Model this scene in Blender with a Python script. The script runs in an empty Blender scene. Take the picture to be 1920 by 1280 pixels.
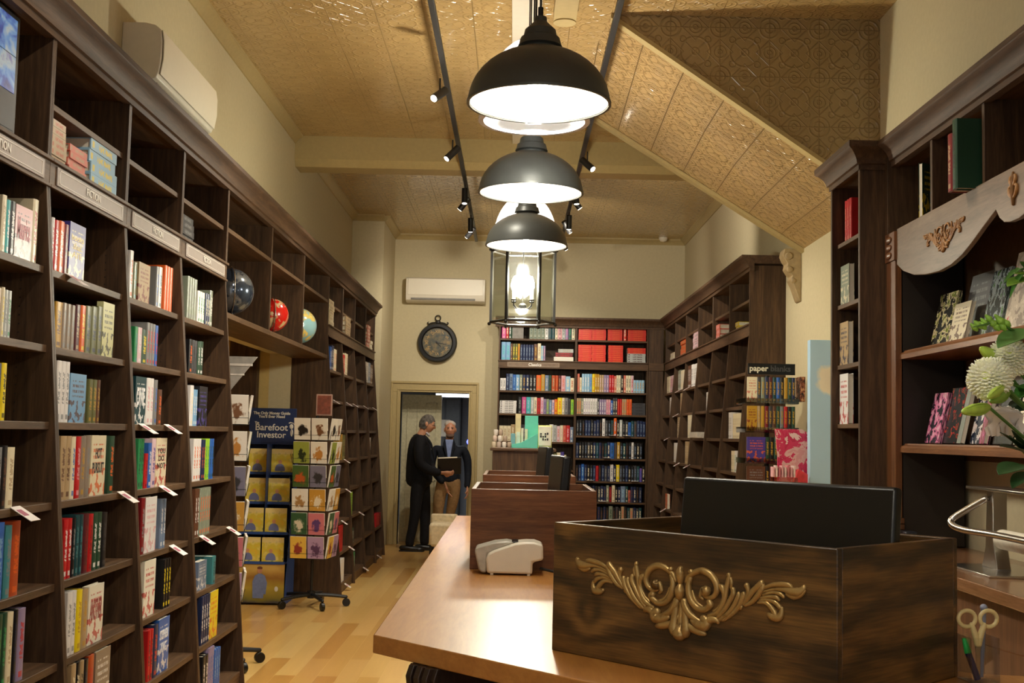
import bpy, bmesh, math, random
from mathutils import Vector, Matrix, Euler, Quaternion
random.seed(7)
sc = bpy.context.scene
COL = sc.collection
PI = math.pi
# ------------------------------------------------------------------ camera
CH = 1.5
F = 2250.0
def _basis():
    d = Vector((2, 175, F)).normalized()
    h = Vector((1, .022, 0)); r = (h - d*h.dot(d)).normalized()
    u = -(d.cross(r))
    if u.y > 0: u = -u
    return r, d, u
BR, BD, BU = _basis()
def ray(x, y):
    v = Vector((x-960, y-640, F)); k = v.dot(BD)
    return v.dot(BR)/k, v.dot(BU)/k
def at(x, y, D):                      # a photo pixel at forward distance D, as a world point
    a, b = ray(x, y); return Vector((a*D, D, CH+b*D))
cam = bpy.data.objects.new('camera', bpy.data.cameras.new('camera')); COL.objects.link(cam)
cx = Vector((BR.x, BD.x, BU.x)); cy = -Vector((BR.y, BD.y, BU.y)); cz = -Vector((BR.z, BD.z, BU.z))
m = Matrix((cx, cy, cz)).transposed().to_4x4(); m.translation = (0, 0, CH)
cam.matrix_world = m
cam.data.sensor_width = 36; cam.data.lens = 36*F/1920
cam.data.clip_start = .05
sc.camera = cam
# ------------------------------------------------------------------ world, exposure, room lights
sc.view_settings.view_transform = 'Standard'; sc.view_settings.look = 'None'
sc.view_settings.gamma = 1; sc.view_settings.use_curve_mapping = False
sc.view_settings.exposure = 0.55
w = bpy.data.worlds.new('world'); sc.world = w; w.use_nodes = True
w.node_tree.nodes['Background'].inputs[0].default_value = (1, .95, .88, 1)
w.node_tree.nodes['Background'].inputs[1].default_value = .36
PEND_W, GLASS_W, LANT_W = 6.5, 16, 120

# ------------------------------------------------------------------ colours
def lin(c):
    return tuple(((v/255)/12.92 if v/255 <= .04045 else ((v/255+.055)/1.055)**2.4) for v in c)
RGB = dict(cream=(226,214,182), tan=(176,150,112), turq=(70,176,178), white=(226,222,218), black=(22,22,26), pink=(214,160,164),
 dgrey=(62,62,66), red=(186,30,34), orange=(220,98,34), dred=(120,22,28), purple=(74,62,140), ochre=(184,140,40), brown=(96,60,40),
 taupe=(140,124,108), grey=(128,128,128), maroon=(84,26,34), olive=(98,100,56), navy=(28,40,76), skyyellow=(208,206,150), yellow=(232,206,30),
 lgrey=(180,184,180), green=(46,140,84), ltblue=(120,164,200), dgreen=(36,70,50), blue=(44,96,176), dteal=(24,66,72), teal=(64,128,134),
 rust=(178,74,34), ivory=(232,226,208), mauve=(144,128,160), greygreen=(132,140,122), pinkw=(216,186,192), bluegrey=(112,130,156), lime=(150,196,50),
 scarlet=(214,44,26), sky=(150,190,214), violet=(110,80,160), magenta=(196,80,140), coral=(206,110,90))
WORD = dict(turq='turquoise', dgrey='dark grey', dred='dark red', skyyellow='yellow blue', lgrey='light grey', ltblue='light blue',
 dgreen='dark green', dteal='dark teal', greygreen='grey green', pinkw='pale pink', bluegrey='blue grey', sky='pale blue', lime='lime green', rust='rust red')
def word(c): return WORD.get(c, c)
ORD = ['first','second','third','fourth','fifth','sixth','seventh','eighth','ninth','tenth','eleventh','twelfth','thirteenth','fourteenth','fifteenth','sixteenth','seventeenth','eighteenth','nineteenth','twentieth',
 'twenty-first','twenty-second','twenty-third','twenty-fourth','twenty-fifth','twenty-sixth','twenty-seventh','twenty-eighth','twenty-ninth','thirtieth','thirty-first','thirty-second','thirty-third','thirty-fourth']

# ------------------------------------------------------------------ material helpers
class NT:
    def __init__(s, name):
        s.m = bpy.data.materials.new(name); s.m.use_nodes = True; s.t = s.m.node_tree; s.n = s.t.nodes; s.b = s.n['Principled BSDF']
    def node(s, t, **k):
        n = s.n.new(t)
        for a, v in k.items(): setattr(n, a, v)
        return n
    def put(s, sock, v):
        if hasattr(v, 'is_output') or isinstance(v, bpy.types.NodeSocket): s.t.links.new(v, sock)
        else: sock.default_value = v
    def math(s, op, a, b=0.0, c=0.0):
        n = s.node('ShaderNodeMath', operation=op)
        s.put(n.inputs[0], a); s.put(n.inputs[1], b); s.put(n.inputs[2], c); return n.outputs[0]
    def coord(s, kind='Object', scale=(1,1,1), loc=(0,0,0), rot=(0,0,0)):
        t = s.node('ShaderNodeTexCoord'); mp = s.node('ShaderNodeMapping'); s.t.links.new(t.outputs[kind], mp.inputs[0])
        mp.inputs['Scale'].default_value = scale; mp.inputs['Location'].default_value = loc; mp.inputs['Rotation'].default_value = rot
        return mp.outputs[0]
    def noise(s, vec, scale, detail=3, rough=.5, dist=0):
        n = s.node('ShaderNodeTexNoise'); s.put(n.inputs['Vector'], vec); n.inputs['Scale'].default_value = scale
        n.inputs['Detail'].default_value = detail; n.inputs['Roughness'].default_value = rough; n.inputs['Distortion'].default_value = dist
        return n.outputs[0]
    def ramp(s, f, stops, interp='LINEAR'):
        n = s.node('ShaderNodeValToRGB'); e = n.color_ramp.elements; n.color_ramp.interpolation = interp
        while len(e) < len(stops): e.new(.5)
        for i, (p, c) in enumerate(stops):
            e[i].position = p; e[i].color = (*lin(c), 1) if len(c) == 3 else c
        s.put(n.inputs[0], f); return n.outputs[0]
    def mix(s, f, a, b, mode='MIX'):
        n = s.node('ShaderNodeMix', data_type='RGBA', blend_type=mode)
        s.put(n.inputs[0], f); s.put(n.inputs[6], a); s.put(n.inputs[7], b); return n.outputs[2]
    def bump(s, h, strength=.3, dist=.01):
        n = s.node('ShaderNodeBump'); n.inputs['Strength'].default_value = strength; n.inputs['Distance'].default_value = dist
        s.put(n.inputs['Height'], h); s.t.links.new(n.outputs[0], s.b.inputs['Normal'])
    def sep(s, v):
        n = s.node('ShaderNodeSeparateXYZ'); s.put(n.inputs[0], v); return n.outputs
    def base(s, c, rough=.5, metal=0, spec=None):
        s.put(s.b.inputs['Base Color'], (*lin(c), 1) if isinstance(c, tuple) else c)
        s.b.inputs['Roughness'].default_value = rough; s.b.inputs['Metallic'].default_value = metal
        if spec is not None: s.b.inputs['Specular IOR Level'].default_value = spec
MATS = {}
def plain(name, c, rough=.5, metal=0, spec=None, var=.06):
    if name in MATS: return MATS[name]
    t = NT(name)
    if var:
        f = t.noise(t.coord(), 30, 3)
        a = tuple(max(0, v*(1-var)) for v in c); b = tuple(min(255, v*(1+var)) for v in c)
        t.base(t.ramp(f, [(.3, a), (.7, b)]), rough, metal, spec)
    else: t.base(c, rough, metal, spec)
    MATS[name] = t.m; return t.m
def wood(name, stops, axis=2, scale=1.0, rough=.4, stretch=14, bump=.08, kind='Object', coat=0, bd=.004):
    if name in MATS: return MATS[name]
    t = NT(name); sca = [stretch*scale]*3; sca[axis] = scale*.9
    v = t.coord(kind, tuple(sca))
    f1 = t.noise(v, 2.2, 6, .62, .9); v2 = t.coord(kind, tuple(6*q for q in sca)); f2 = t.noise(v2, 2.5, 3, .6)
    f = t.math('ADD', t.math('MULTIPLY', f1, .72), t.math('MULTIPLY', f2, .28))
    t.base(t.ramp(f, stops), rough, 0, .3 if 'walnut' in name else .5); t.bump(f, bump, .004)
    if coat: t.b.inputs['Coat Weight'].default_value = coat; t.b.inputs['Coat Roughness'].default_value = .12
    MATS[name] = t.m; return t.m
def emis(name, c, s):
    if name in MATS: return MATS[name]
    t = NT(name); t.base(c, .5); t.b.inputs['Emission Color'].default_value = (*lin(c), 1); t.b.inputs['Emission Strength'].default_value = s
    MATS[name] = t.m; return t.m
def glass(name, c=(255,255,255), rough=.02, alpha=None, fr=.8, dif=0):
    if name in MATS: return MATS[name]
    t = NT(name)
    g = t.node('ShaderNodeBsdfGlossy'); g.inputs['Roughness'].default_value = .04
    tr = t.node('ShaderNodeBsdfTransparent'); tr.inputs[0].default_value = (*lin(c), 1)
    fn = t.node('ShaderNodeFresnel'); fn.inputs[0].default_value = 1.5
    k = t.math('ADD', t.math('MULTIPLY', fn.outputs[0], fr), alpha if alpha else .02)
    mx = t.node('ShaderNodeMixShader'); t.put(mx.inputs[0], k); t.t.links.new(tr.outputs[0], mx.inputs[1]); t.t.links.new(g.outputs[0], mx.inputs[2])
    out_ = mx.outputs[0]
    if dif:
        tl = t.node('ShaderNodeBsdfTranslucent'); m2 = t.node('ShaderNodeMixShader'); m2.inputs[0].default_value = dif; t.t.links.new(out_, m2.inputs[1]); t.t.links.new(tl.outputs[0], m2.inputs[2]); out_ = m2.outputs[0]
    t.t.links.new(out_, t.n['Material Output'].inputs[0])
    MATS[name] = t.m; return t.m

DK = wood('dark_walnut', [(.3, (46,33,22)), (.5, (74,54,37)), (.68, (98,73,50))], 2, 1.0, .5)
DKY = wood('dark_walnut_shelf', [(.3, (60,44,30)), (.5, (92,69,48)), (.68, (116,88,62))], 1, 1.0, .48)
DKX = wood('dark_walnut_cross', [(.3, (54,39,26)), (.5, (84,62,42)), (.68, (108,80,55))], 0, 1.0, .48)
CTR = wood('honey_counter', [(.25, (146,92,38)), (.5, (172,116,54)), (.72, (190,136,68))], 1, .8, .36, 10, .006, coat=.18)
BOXW = wood('stained_pine', [(.3, (40,26,14)), (.46, (74,50,24)), (.6, (104,70,32)), (.75, (128,88,44))], 0, 1.3, .38, 11, .12)
BOXM = wood('mid_walnut_box', [(.28, (64,36,20)), (.5, (100,62,36)), (.7, (132,86,52))], 0, 1.2, .35, 12, .06)
ORGW = wood('warm_stained_timber', [(.3, (82,48,24)), (.5, (120,76,42)), (.7, (150,100,60))], 1, 1.2, .38, 11, .06)
ORGV = wood('warm_stained_upright', [(.3, (70,40,20)), (.5, (104,64,34)), (.7, (130,84,48))], 2, 1.2, .38, 11, .06)
PALEW = wood('limed_pine', [(.3, (84,64,46)), (.48, (110,88,68)), (.62, (126,103,82)), (.75, (144,120,97))], 1, .9, .42, 9, .05)
WALL = plain('wall_paint', (200,188,154), .8, 0, .2, .015)
TRIM = plain('trim_paint', (176,156,108), .45, 0, .4, .02)
BLK = plain('black_metal', (20,20,21), .45, 0, .5, .1)
BLKP = plain('black_plastic', (12,12,13), .35, 0, .5, .05)
WHP = plain('white_plastic', (222,214,196), .35, 0, .5, .01)
CHR = plain('brushed_steel', (200,196,190), .25, 1, None, .02)
GREYP = plain('grey_plate', (168,156,148), .4, 0, .4, .02)
PAPER = plain('paper', (228,220,200), .8, 0, .2, .03)
GOLD = None
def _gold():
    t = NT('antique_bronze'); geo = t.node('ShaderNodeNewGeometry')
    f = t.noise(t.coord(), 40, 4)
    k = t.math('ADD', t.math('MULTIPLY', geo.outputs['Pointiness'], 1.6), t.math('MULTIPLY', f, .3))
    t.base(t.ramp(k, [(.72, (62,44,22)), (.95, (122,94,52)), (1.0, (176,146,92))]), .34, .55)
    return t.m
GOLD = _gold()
def _tin(name, c1, ax, tile=.318, bs=.7):
    t = NT(name)
    v = t.coord('Object', tuple(1/tile for _ in range(3)))
    o = t.sep(v); u, q = o[ax[0]], o[ax[1]]
    if len(ax) > 2: u = t.math('MULTIPLY', u, ax[2])
    a = t.math('ABSOLUTE', t.math('SUBTRACT', t.math('FRACT', u), .5)); b = t.math('ABSOLUTE', t.math('SUBTRACT', t.math('FRACT', q), .5))
    ml = lambda x, y: t.math('MULTIPLY', x, y); ad = lambda x, y: t.math('ADD', x, y); sb = lambda x, y: t.math('SUBTRACT', x, y)
    rg = lambda x, w_: t.math('MAXIMUM', 0.0, sb(1.0, t.math('DIVIDE', t.math('ABSOLUTE', x), w_)))
    ln = lambda x, y: t.math('SQRT', ad(ml(x, x), ml(y, y)))
    r0 = ln(a, b); rc = ln(sb(.5, a), sb(.5, b)); rs = ln(sb(a, .25), sb(b, .25)); re = t.math('MINIMUM', ln(sb(a, .5), b), ln(a, sb(b, .5)))
    dg = t.math('ABSOLUTE', sb(a, b)); inside = t.math('LESS_THAN', r0, .27)
    hs = [rg(sb(r0, .3), .03), rg(sb(r0, .07), .03), ml(rg(dg, .022), inside), rg(sb(rc, .2), .028), rg(sb(rc, .1), .028), rg(sb(rs, .06), .02), rg(sb(re, .12), .022), rg(sb(re, .045), .02),
          ml(rg(sb(t.math('ABSOLUTE', sb(a, b)), .24), .02), 1.0), ml(rg(sb(t.math('MAXIMUM', a, b), .495), .008), 1.4)]
    H = hs[0]
    for h_ in hs[1:]: H = ad(H, h_)
    t.base(t.ramp(t.noise(v, 3, 3), [(.3, tuple(x*.95 for x in c1)), (.7, c1)]), .24, 0, .7)
    t.b.inputs['Coat Weight'].default_value = .5; t.b.inputs['Coat Roughness'].default_value = .14
    t.bump(H, bs, .008)
    return t.m
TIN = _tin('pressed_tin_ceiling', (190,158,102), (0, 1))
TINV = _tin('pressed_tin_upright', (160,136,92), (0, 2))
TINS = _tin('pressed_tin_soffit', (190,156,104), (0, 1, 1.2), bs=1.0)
def _floor():
    t = NT('floor_boards')
    v = t.coord('Object', (1,1,1), (0,0,0), (0,0,PI/2))
    br = t.node('ShaderNodeTexBrick'); t.put(br.inputs['Vector'], v)
    br.inputs['Scale'].default_value = 1; br.inputs['Brick Width'].default_value = 1.5; br.inputs['Row Height'].default_value = .13
    br.inputs['Mortar Size'].default_value = .0012; br.offset = .37
    br.inputs['Color1'].default_value = (0,0,0,1); br.inputs['Color2'].default_value = (1,1,1,1); br.inputs['Mortar'].default_value = (.5,.5,.5,1)
    col = t.ramp(br.outputs[0], [(0, (204,148,72)), (.3, (228,182,102)), (.55, (246,210,134)), (.8, (216,162,86)), (1, (240,196,120))])
    g = t.noise(t.coord('Object', (14,1,1)), 2.5, 5, .6, .6)
    col = t.mix(t.math('MULTIPLY', g, .22), col, (*lin((150,100,56)), 1))
    t.base(col, .28); t.b.inputs['Coat Weight'].default_value = .3; t.b.inputs['Coat Roughness'].default_value = .15
    t.bump(g, .04, .002); return t.m
FLOOR = _floor()

# cover artwork: a colour, a second colour for title block and blotches; Generated coordinates run over the book
def cover(c1, c2, kind='s', far=False):
    key = 'cover_%s_%s_%s' % (c1, c2, kind)
    if key in MATS: return MATS[key]
    t = NT(key); a = (*lin(RGB[c1]), 1); b = (*lin(RGB[c2]), 1)
    an = t.node('ShaderNodeAttribute'); an.attribute_name = 'bk'
    def gc(sx, sy, sz):
        mp = t.node('ShaderNodeMapping'); t.t.links.new(an.outputs['Vector'], mp.inputs[0]); mp.inputs['Scale'].default_value = (sx, sy, sz); return mp.outputs[0]
    o = t.sep(an.outputs['Vector'])
    z = o[2]; y = o[1]
    if kind == 'f':       # title lines across the upper half, picture blotch below
        nz = t.noise(gc(1, 2.2, 2.8), 2.2, 2, .5)
        blot = t.math('MULTIPLY', t.math('GREATER_THAN', nz, .54), t.math('LESS_THAN', z, .45))
        ln = t.math('GREATER_THAN', t.math('FRACT', t.math('MULTIPLY', z, 9)), .5)
        tx = t.math('GREATER_THAN', t.noise(gc(1, 26, 9), 1.0, 1), .47)
        band = t.math('MULTIPLY', t.math('GREATER_THAN', z, .52), t.math('LESS_THAN', z, .86))
        side = t.math('MULTIPLY', t.math('GREATER_THAN', y, .14), t.math('LESS_THAN', y, .86))
        title = t.math('MULTIPLY', t.math('MULTIPLY', ln, tx), t.math('MULTIPLY', band, side))
        f = t.math('MAXIMUM', blot, title)
    else:
        tx = t.math('GREATER_THAN', t.noise(gc(2, 3, 22), 1.0, 1), .49)
        mid = t.math('MULTIPLY', t.math('GREATER_THAN', y, .25), t.math('LESS_THAN', y, .75))
        band = t.math('MULTIPLY', t.math('GREATER_THAN', z, .3), t.math('LESS_THAN', z, .82))
        foot = t.math('MULTIPLY', t.math('GREATER_THAN', z, .05), t.math('LESS_THAN', z, .13))
        f = t.math('MAXIMUM', t.math('MULTIPLY', tx, t.math('MULTIPLY', mid, band)), t.math('MULTIPLY', foot, mid))
    col = t.mix(t.math('MULTIPLY', f, .85), a, b)
    t.base(col, .34, 0, .5)
    MATS[key] = t.m; return t.m

# ------------------------------------------------------------------ mesh helpers
class MB:
    def __init__(s): s.v = []; s.f = []; s.mi = []
    def add(s, vs, fs, mi=0):
        o = len(s.v); s.v += [tuple(v) for v in vs]; s.f += [tuple(i+o for i in f) for f in fs]; s.mi += [mi]*len(fs); return s
    def box(s, x0, y0, z0, x1, y1, z1, mi=0, M=None):
        if x0 > x1: x0, x1 = x1, x0
        if y0 > y1: y0, y1 = y1, y0
        if z0 > z1: z0, z1 = z1, z0
        vs = [(x, y, z) for z in (z0, z1) for y in (y0, y1) for x in (x0, x1)]
        if M: vs = [M @ Vector(v) for v in vs]
        return s.add(vs, [(0,2,3,1),(4,5,7,6),(0,1,5,4),(2,6,7,3),(0,4,6,2),(1,3,7,5)], mi)
    def prism(s, pts, a, b, plane='xz', mi=0):          # polygon in a plane extruded along the third axis
        n = len(pts)
        def mk(p, t):
            if plane == 'xz': return (p[0], t, p[1])
            if plane == 'yz': return (t, p[0], p[1])
            return (p[0], p[1], t)
        vs = [mk(p, a) for p in pts] + [mk(p, b) for p in pts]
        fs = [tuple(range(n))[::-1], tuple(range(n, 2*n))] + [(i, (i+1) % n, n+(i+1) % n, n+i) for i in range(n)]
        return s.add(vs, fs, mi)
    def lathe(s, prof, n=32, c=(0,0,0), mi=0, M=None, cap=False, closed=False):
        vs = []; fs = []
        for r, z in prof:
            for i in range(n):
                a = 2*PI*i/n; v = Vector((r*math.cos(a), r*math.sin(a), z))
                if M: v = M @ v
                vs.append((v.x+c[0], v.y+c[1], v.z+c[2]))
        k = len(prof)
        for j in range(k-1 if not closed else k):
            j2 = (j+1) % k
            for i in range(n): fs.append((j*n+i, j*n+(i+1) % n, j2*n+(i+1) % n, j2*n+i))
        if cap: fs.append(tuple(range(n))[::-1]); fs.append(tuple((k-1)*n+i for i in range(n)))
        return s.add(vs, fs, mi)
    def cyl(s, p, q, r, n=12, r2=None, mi=0):
        p, q = Vector(p), Vector(q); d = q-p; L = d.length
        M = d.to_track_quat('Z', 'Y').to_matrix().to_4x4()
        return s.lathe([(r, 0), (r if r2 is None else r2, L)], n, tuple(p), mi, M, True)
    def sphere(s, c, r, n=16, m=10, sc=(1,1,1), mi=0, M=None):
        prof = [(max(1e-5, math.sin(PI*j/m))*r, -math.cos(PI*j/m)*r) for j in range(m+1)]
        S = Matrix.Diagonal((*sc, 1))
        if M: S = M @ S
        return s.lathe(prof, n, c, mi, S)
    def tube(s, pts, rad, n=8, sub=4, mi=0, flat=1.0, up=None, cap=True):
        P = [Vector(p) for p in pts]; R = rad if hasattr(rad, '__len__') else [rad]*len(P)
        Q = []; RR = []
        if sub > 1 and len(P) > 2:
            for i in range(len(P)-1):
                p0 = P[max(i-1, 0)]; p1 = P[i]; p2 = P[i+1]; p3 = P[min(i+2, len(P)-1)]
                for k in range(sub):
                    t = k/sub
                    Q.append(.5*((2*p1)+(-p0+p2)*t+(2*p0-5*p1+4*p2-p3)*t*t+(-p0+3*p1-3*p2+p3)*t**3)); RR.append(R[i]*(1-t)+R[i+1]*t)
            Q.append(P[-1]); RR.append(R[-1])
        else: Q, RR = P, list(R)
        vs = []; fs = []; up0 = up
        nn = None
        # rounded ends
        if cap:
            d0 = (Q[0]-Q[1]).normalized(); d1 = (Q[-1]-Q[-2]).normalized()
            Q = [Q[0]+d0*RR[0]*.8, Q[0]+d0*RR[0]*.45] + Q + [Q[-1]+d1*RR[-1]*.45, Q[-1]+d1*RR[-1]*.8]
            RR = [RR[0]*.3, RR[0]*.8] + RR + [RR[-1]*.8, RR[-1]*.3]
        for i, p in enumerate(Q):
            d = (Q[min(i+1, len(Q)-1)]-Q[max(i-1, 0)]).normalized()
            if up0 is not None: nn = Vector(up0)
            elif nn is None: nn = Vector((0,0,1)) if abs(d.z) < .9 else Vector((1,0,0))
            b = d.cross(nn); b = b.normalized() if b.length > 1e-6 else Vector((1,0,0)); nn2 = b.cross(d).normalized()
            if up0 is None: nn = nn2
            for k in range(n):
                a = 2*PI*k/n; vs.append(p + b*math.cos(a)*RR[i] + nn2*math.sin(a)*RR[i]*flat)
        for i in range(len(Q)-1):
            for k in range(n): fs.append((i*n+k, i*n+(k+1) % n, (i+1)*n+(k+1) % n, (i+1)*n+k))
        fs.append(tuple(range(n))[::-1]); fs.append(tuple((len(Q)-1)*n+k for k in range(n)))
        return s.add(vs, fs, mi)
    def mesh(s, name, mats, off=(0,0,0), smooth=35):
        me = bpy.data.meshes.new(name)
        me.from_pydata([(v[0]-off[0], v[1]-off[1], v[2]-off[2]) for v in s.v], [], s.f)
        for m_ in mats: me.materials.append(m_)
        me.polygons.foreach_set('material_index', s.mi)
        bm = bmesh.new(); bm.from_mesh(me); bmesh.ops.recalc_face_normals(bm, faces=bm.faces); bm.to_mesh(me); bm.free()
        if smooth:
            me.polygons.foreach_set('use_smooth', [True]*len(me.polygons)); me.set_sharp_from_angle(angle=math.radians(smooth))
        me.update(); return me
    def build(s, name, mats, parent=None, bevel=0, smooth=35, world=True, off=None):
        if not isinstance(mats, (list, tuple)): mats = [mats]
        o_ = (0,0,0)
        if off is not None: o_ = off
        elif parent is not None and world: o_ = wloc(parent)
        me = s.mesh(name, mats, o_, smooth)
        o = bpy.data.objects.new(name, me); COL.objects.link(o)
        if parent is not None: o.parent = parent
        elif off is not None: o.location = off
        if bevel:
            b = o.modifiers.new('bevel', 'BEVEL'); b.width = bevel; b.segments = 2; b.limit_method = 'ANGLE'
        return o
def wloc(o):
    p = Vector((0,0,0))
    while o is not None: p += o.location; o = o.parent
    return tuple(p)
def thing(name, label, cat, loc=(0,0,0), rz=0, group=None):
    o = bpy.data.objects.new(name, None); COL.objects.link(o); o.location = loc; o.rotation_euler.z = rz
    o.empty_display_size = .05
    return tag(o, label, cat, group)
def tag(o, label, cat, group=None, kind=None):
    o['label'] = label; o['category'] = cat
    if group: o['group'] = group
    if kind: o['kind'] = kind
    return o
def struct(o): o['kind'] = 'structure'; return o
def text_mesh(name, s, size, mat, parent=None, M=None, extrude=.0008, bold=0, align='CENTER', width=None):
    cu = bpy.data.curves.new('t', 'FONT'); cu.body = s; cu.size = size; cu.extrude = extrude; cu.offset = bold; cu.align_x = align; cu.align_y = 'CENTER'
    cu.resolution_u = 3
    ob = bpy.data.objects.new('t', cu); COL.objects.link(ob)
    dg = bpy.context.evaluated_depsgraph_get(); me = bpy.data.meshes.new_from_object(ob.evaluated_get(dg))
    bpy.data.objects.remove(ob)
    if width:
        xs = [v.co.x for v in me.vertices]; k = width/(max(xs)-min(xs)); me.transform(Matrix.Diagonal((k, 1, 1, 1)))
    me.materials.clear(); me.materials.append(mat)
    o = bpy.data.objects.new(name, me); COL.objects.link(o)
    if M is not None: me.transform(M)
    if parent is not None:
        o.parent = parent
    return o
# frames that turn flat text (x right, y up) into a wall-facing plane
def face_mat(origin, right, up, parent=None):
    r = Vector(right).normalized(); u = Vector(up).normalized(); n = r.cross(u)
    M = Matrix((r, u, n)).transposed().to_4x4(); off = Vector(wloc(parent)) if parent is not None else Vector((0,0,0))
    M.translation = Vector(origin)-off; return M
# ================================================================== ROOM
CZ = 4.21; XL_ = -2.07; XR_ = 2.30; YB = 16.3
struct(MB().box(-4.2, -1.5, -.1, 3.2, 20, 0).build('floor', FLOOR, smooth=0))
struct(MB().box(-2.4, -1.5, CZ, 2.6, YB+.1, CZ+.1).build('ceiling', TIN, smooth=0))
g = MB(); g.box(XL_-.2, -1.5, 0, XL_, 7.17, CZ); g.box(XL_-.2, 7.17, 2.2, XL_, 11.1, CZ); g.box(XL_-.2, 11.1, 0, XL_, 14.9, CZ)
struct(g.build('wall_left', WALL, smooth=0)); struct(MB().box(XL_-.2, 14.9, 0, -1.67, YB+.15, CZ).build('wall_left_breast', WALL, smooth=0))
g = MB(); g.box(XR_, -1.5, 0, XR_+.2, YB+.15, CZ)
struct(g.build('wall_right', WALL, smooth=0))
g = MB(); g.box(-1.67, YB, 0, -1.535, YB+.15, CZ); g.box(-.61, YB, 0, XR_, YB+.15, CZ); g.box(-1.535, YB, 2.05, -.61, YB+.15, CZ)
struct(g.build('wall_back', WALL, smooth=0))
# side alcove behind the overhead cabinets
AMB = plain('alcove_paint', (204,176,112), .8, 0, .2, .02)
g = MB(); g.box(-4.0, 11.1, 0, XL_-.2, 11.25, 2.9); g.box(-4.0, 7.0, 0, XL_-.2, 7.17, 2.9); g.box(-4.1, 7.0, 0, -4.0, 11.25, 2.9); g.box(-4.1, 7.0, 2.9, XL_-.2, 11.25, 3.0)
struct(g.build('wall_alcove', AMB, smooth=0))
struct(MB().box(-2.62, 11.0, 0, -2.36, 11.1, 2.6).build('trim_1', DK, bevel=.005))
# cornice mouldings of the room
def moulding(name, path, closed=False):
    g = MB(); prof = [(0, -.075), (.012, -.075), (.018, -.06), (.045, -.03), (.07, -.018), (.075, 0), (0, 0)]
    k = len(prof)
    for i in range(len(path)-1):
        p, q = Vector(path[i]), Vector(path[i+1]); d = (q-p).normalized(); nrm = Vector((d.y, -d.x, 0))
        a = .0
        vs = [p+nrm*u+Vector((0,0,z)) for u, z in prof] + [q+nrm*u+Vector((0,0,z)) for u, z in prof]
        g.add(vs, [tuple(range(k))[::-1], tuple(range(k, 2*k))]+[(j, (j+1) % k, k+(j+1) % k, k+j) for j in range(k)])
    return struct(g.build(name, TRIM, smooth=25))
moulding('trim_2', [(XL_, -1.5, CZ), (XL_, 10.88, CZ)])
moulding('trim_3', [(XL_, 11.27, CZ), (XL_, 14.9, CZ), (-1.67, 14.9, CZ), (-1.67, YB, CZ), (XR_, YB, CZ), (XR_, 9.66, CZ)])
# crossbeam with chamfered underside
struct(MB().prism([(10.9, CZ), (10.9, 3.995), (10.95, 3.93), (11.2, 3.93), (11.25, 3.995), (11.25, CZ)], XL_, XR_, 'yz').build('trim_4', TRIM, smooth=0))
struct(MB().box(-.065, 4.5, CZ-.035, .125, 10.9, CZ).build('trim_5', WHP, smooth=0, bevel=.004))
g = MB(); g.box(.2, 4.5, CZ-.07, .345, 7.5, CZ); g.lathe([(.0725, -.078), (.0725, 0)], 24, (.2725, 7.5, CZ), cap=True)
struct(g.build('trim_6', TRIM, smooth=30))
# stair bulkhead: upright pressed-tin face and sloping pressed-tin soffit
zn = lambda x: 3.045+.674*(XR_-x); zf = lambda x: 3.04+.617*(XR_-x)
xn = XR_-(CZ-3.045)/.674; xf = XR_-(CZ-3.04)/.617
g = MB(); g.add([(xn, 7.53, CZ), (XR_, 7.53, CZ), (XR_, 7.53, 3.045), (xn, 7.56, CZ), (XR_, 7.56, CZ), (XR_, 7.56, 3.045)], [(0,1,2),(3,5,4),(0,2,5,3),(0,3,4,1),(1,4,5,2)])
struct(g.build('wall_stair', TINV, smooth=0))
g = MB(); t = .02
g.add([(xn, 7.56, CZ), (XR_, 7.56, 3.045), (XR_, 9.6, 3.04), (xf, 9.6, CZ), (xn+.03, 7.56, CZ+t), (XR_, 7.56, 3.045+t), (XR_, 9.6, 3.04+t), (xf+.03, 9.6, CZ+t)], [(0,3,2,1),(4,5,6,7),(0,1,5,4),(1,2,6,5),(2,3,7,6),(3,0,4,7)])
struct(g.build('ceiling_stair', TINS, smooth=0))
g = MB()
for y0, y1, fz, x0 in ((7.515, 7.6, zn, xn), (9.54, 9.63, zf, xf)):
    g.add([(x0, y0, CZ), (XR_, y0, fz(XR_)), (XR_, y1, fz(XR_)), (x0, y1, CZ), (x0, y0, CZ-.03), (XR_, y0, fz(XR_)-.03), (XR_, y1, fz(XR_)-.03), (x0, y1, CZ-.03)], [(0,1,2,3),(4,7,6,5),(0,4,5,1),(1,5,6,2),(2,6,7,3),(3,7,4,0)])
struct(g.build('trim_7', TRIM, smooth=0))
# carved plaster bracket under the soffit
g = MB(); pr = [(0,0),(-.16,0),(-.175,-.05),(-.15,-.1),(-.13,-.12),(-.14,-.16),(-.11,-.2),(-.085,-.22),(-.1,-.25),(-.07,-.3),(-.045,-.36),(-.02,-.42),(0,-.43)]
g.prism([(XR_-.0+x*.85, 3.05+z) for x, z in pr], 9.62, 9.78)
for x, z, r in ((-.12,-.06,.035),(-.11,-.17,.028),(-.075,-.26,.022)): g.lathe([(r,-.005),(r*.8,.012),(.001,.016)], 16, (XR_+x*.85, 9.62, 3.05+z), M=Matrix.Rotation(PI/2, 4, 'X'))
o = g.build('bracket', plain('plaster_bracket', (160,138,100), .6), smooth=40, bevel=.006)
tag(o, 'carved cream plaster bracket tapering to a point under the sloping tin soffit', 'bracket')
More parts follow.
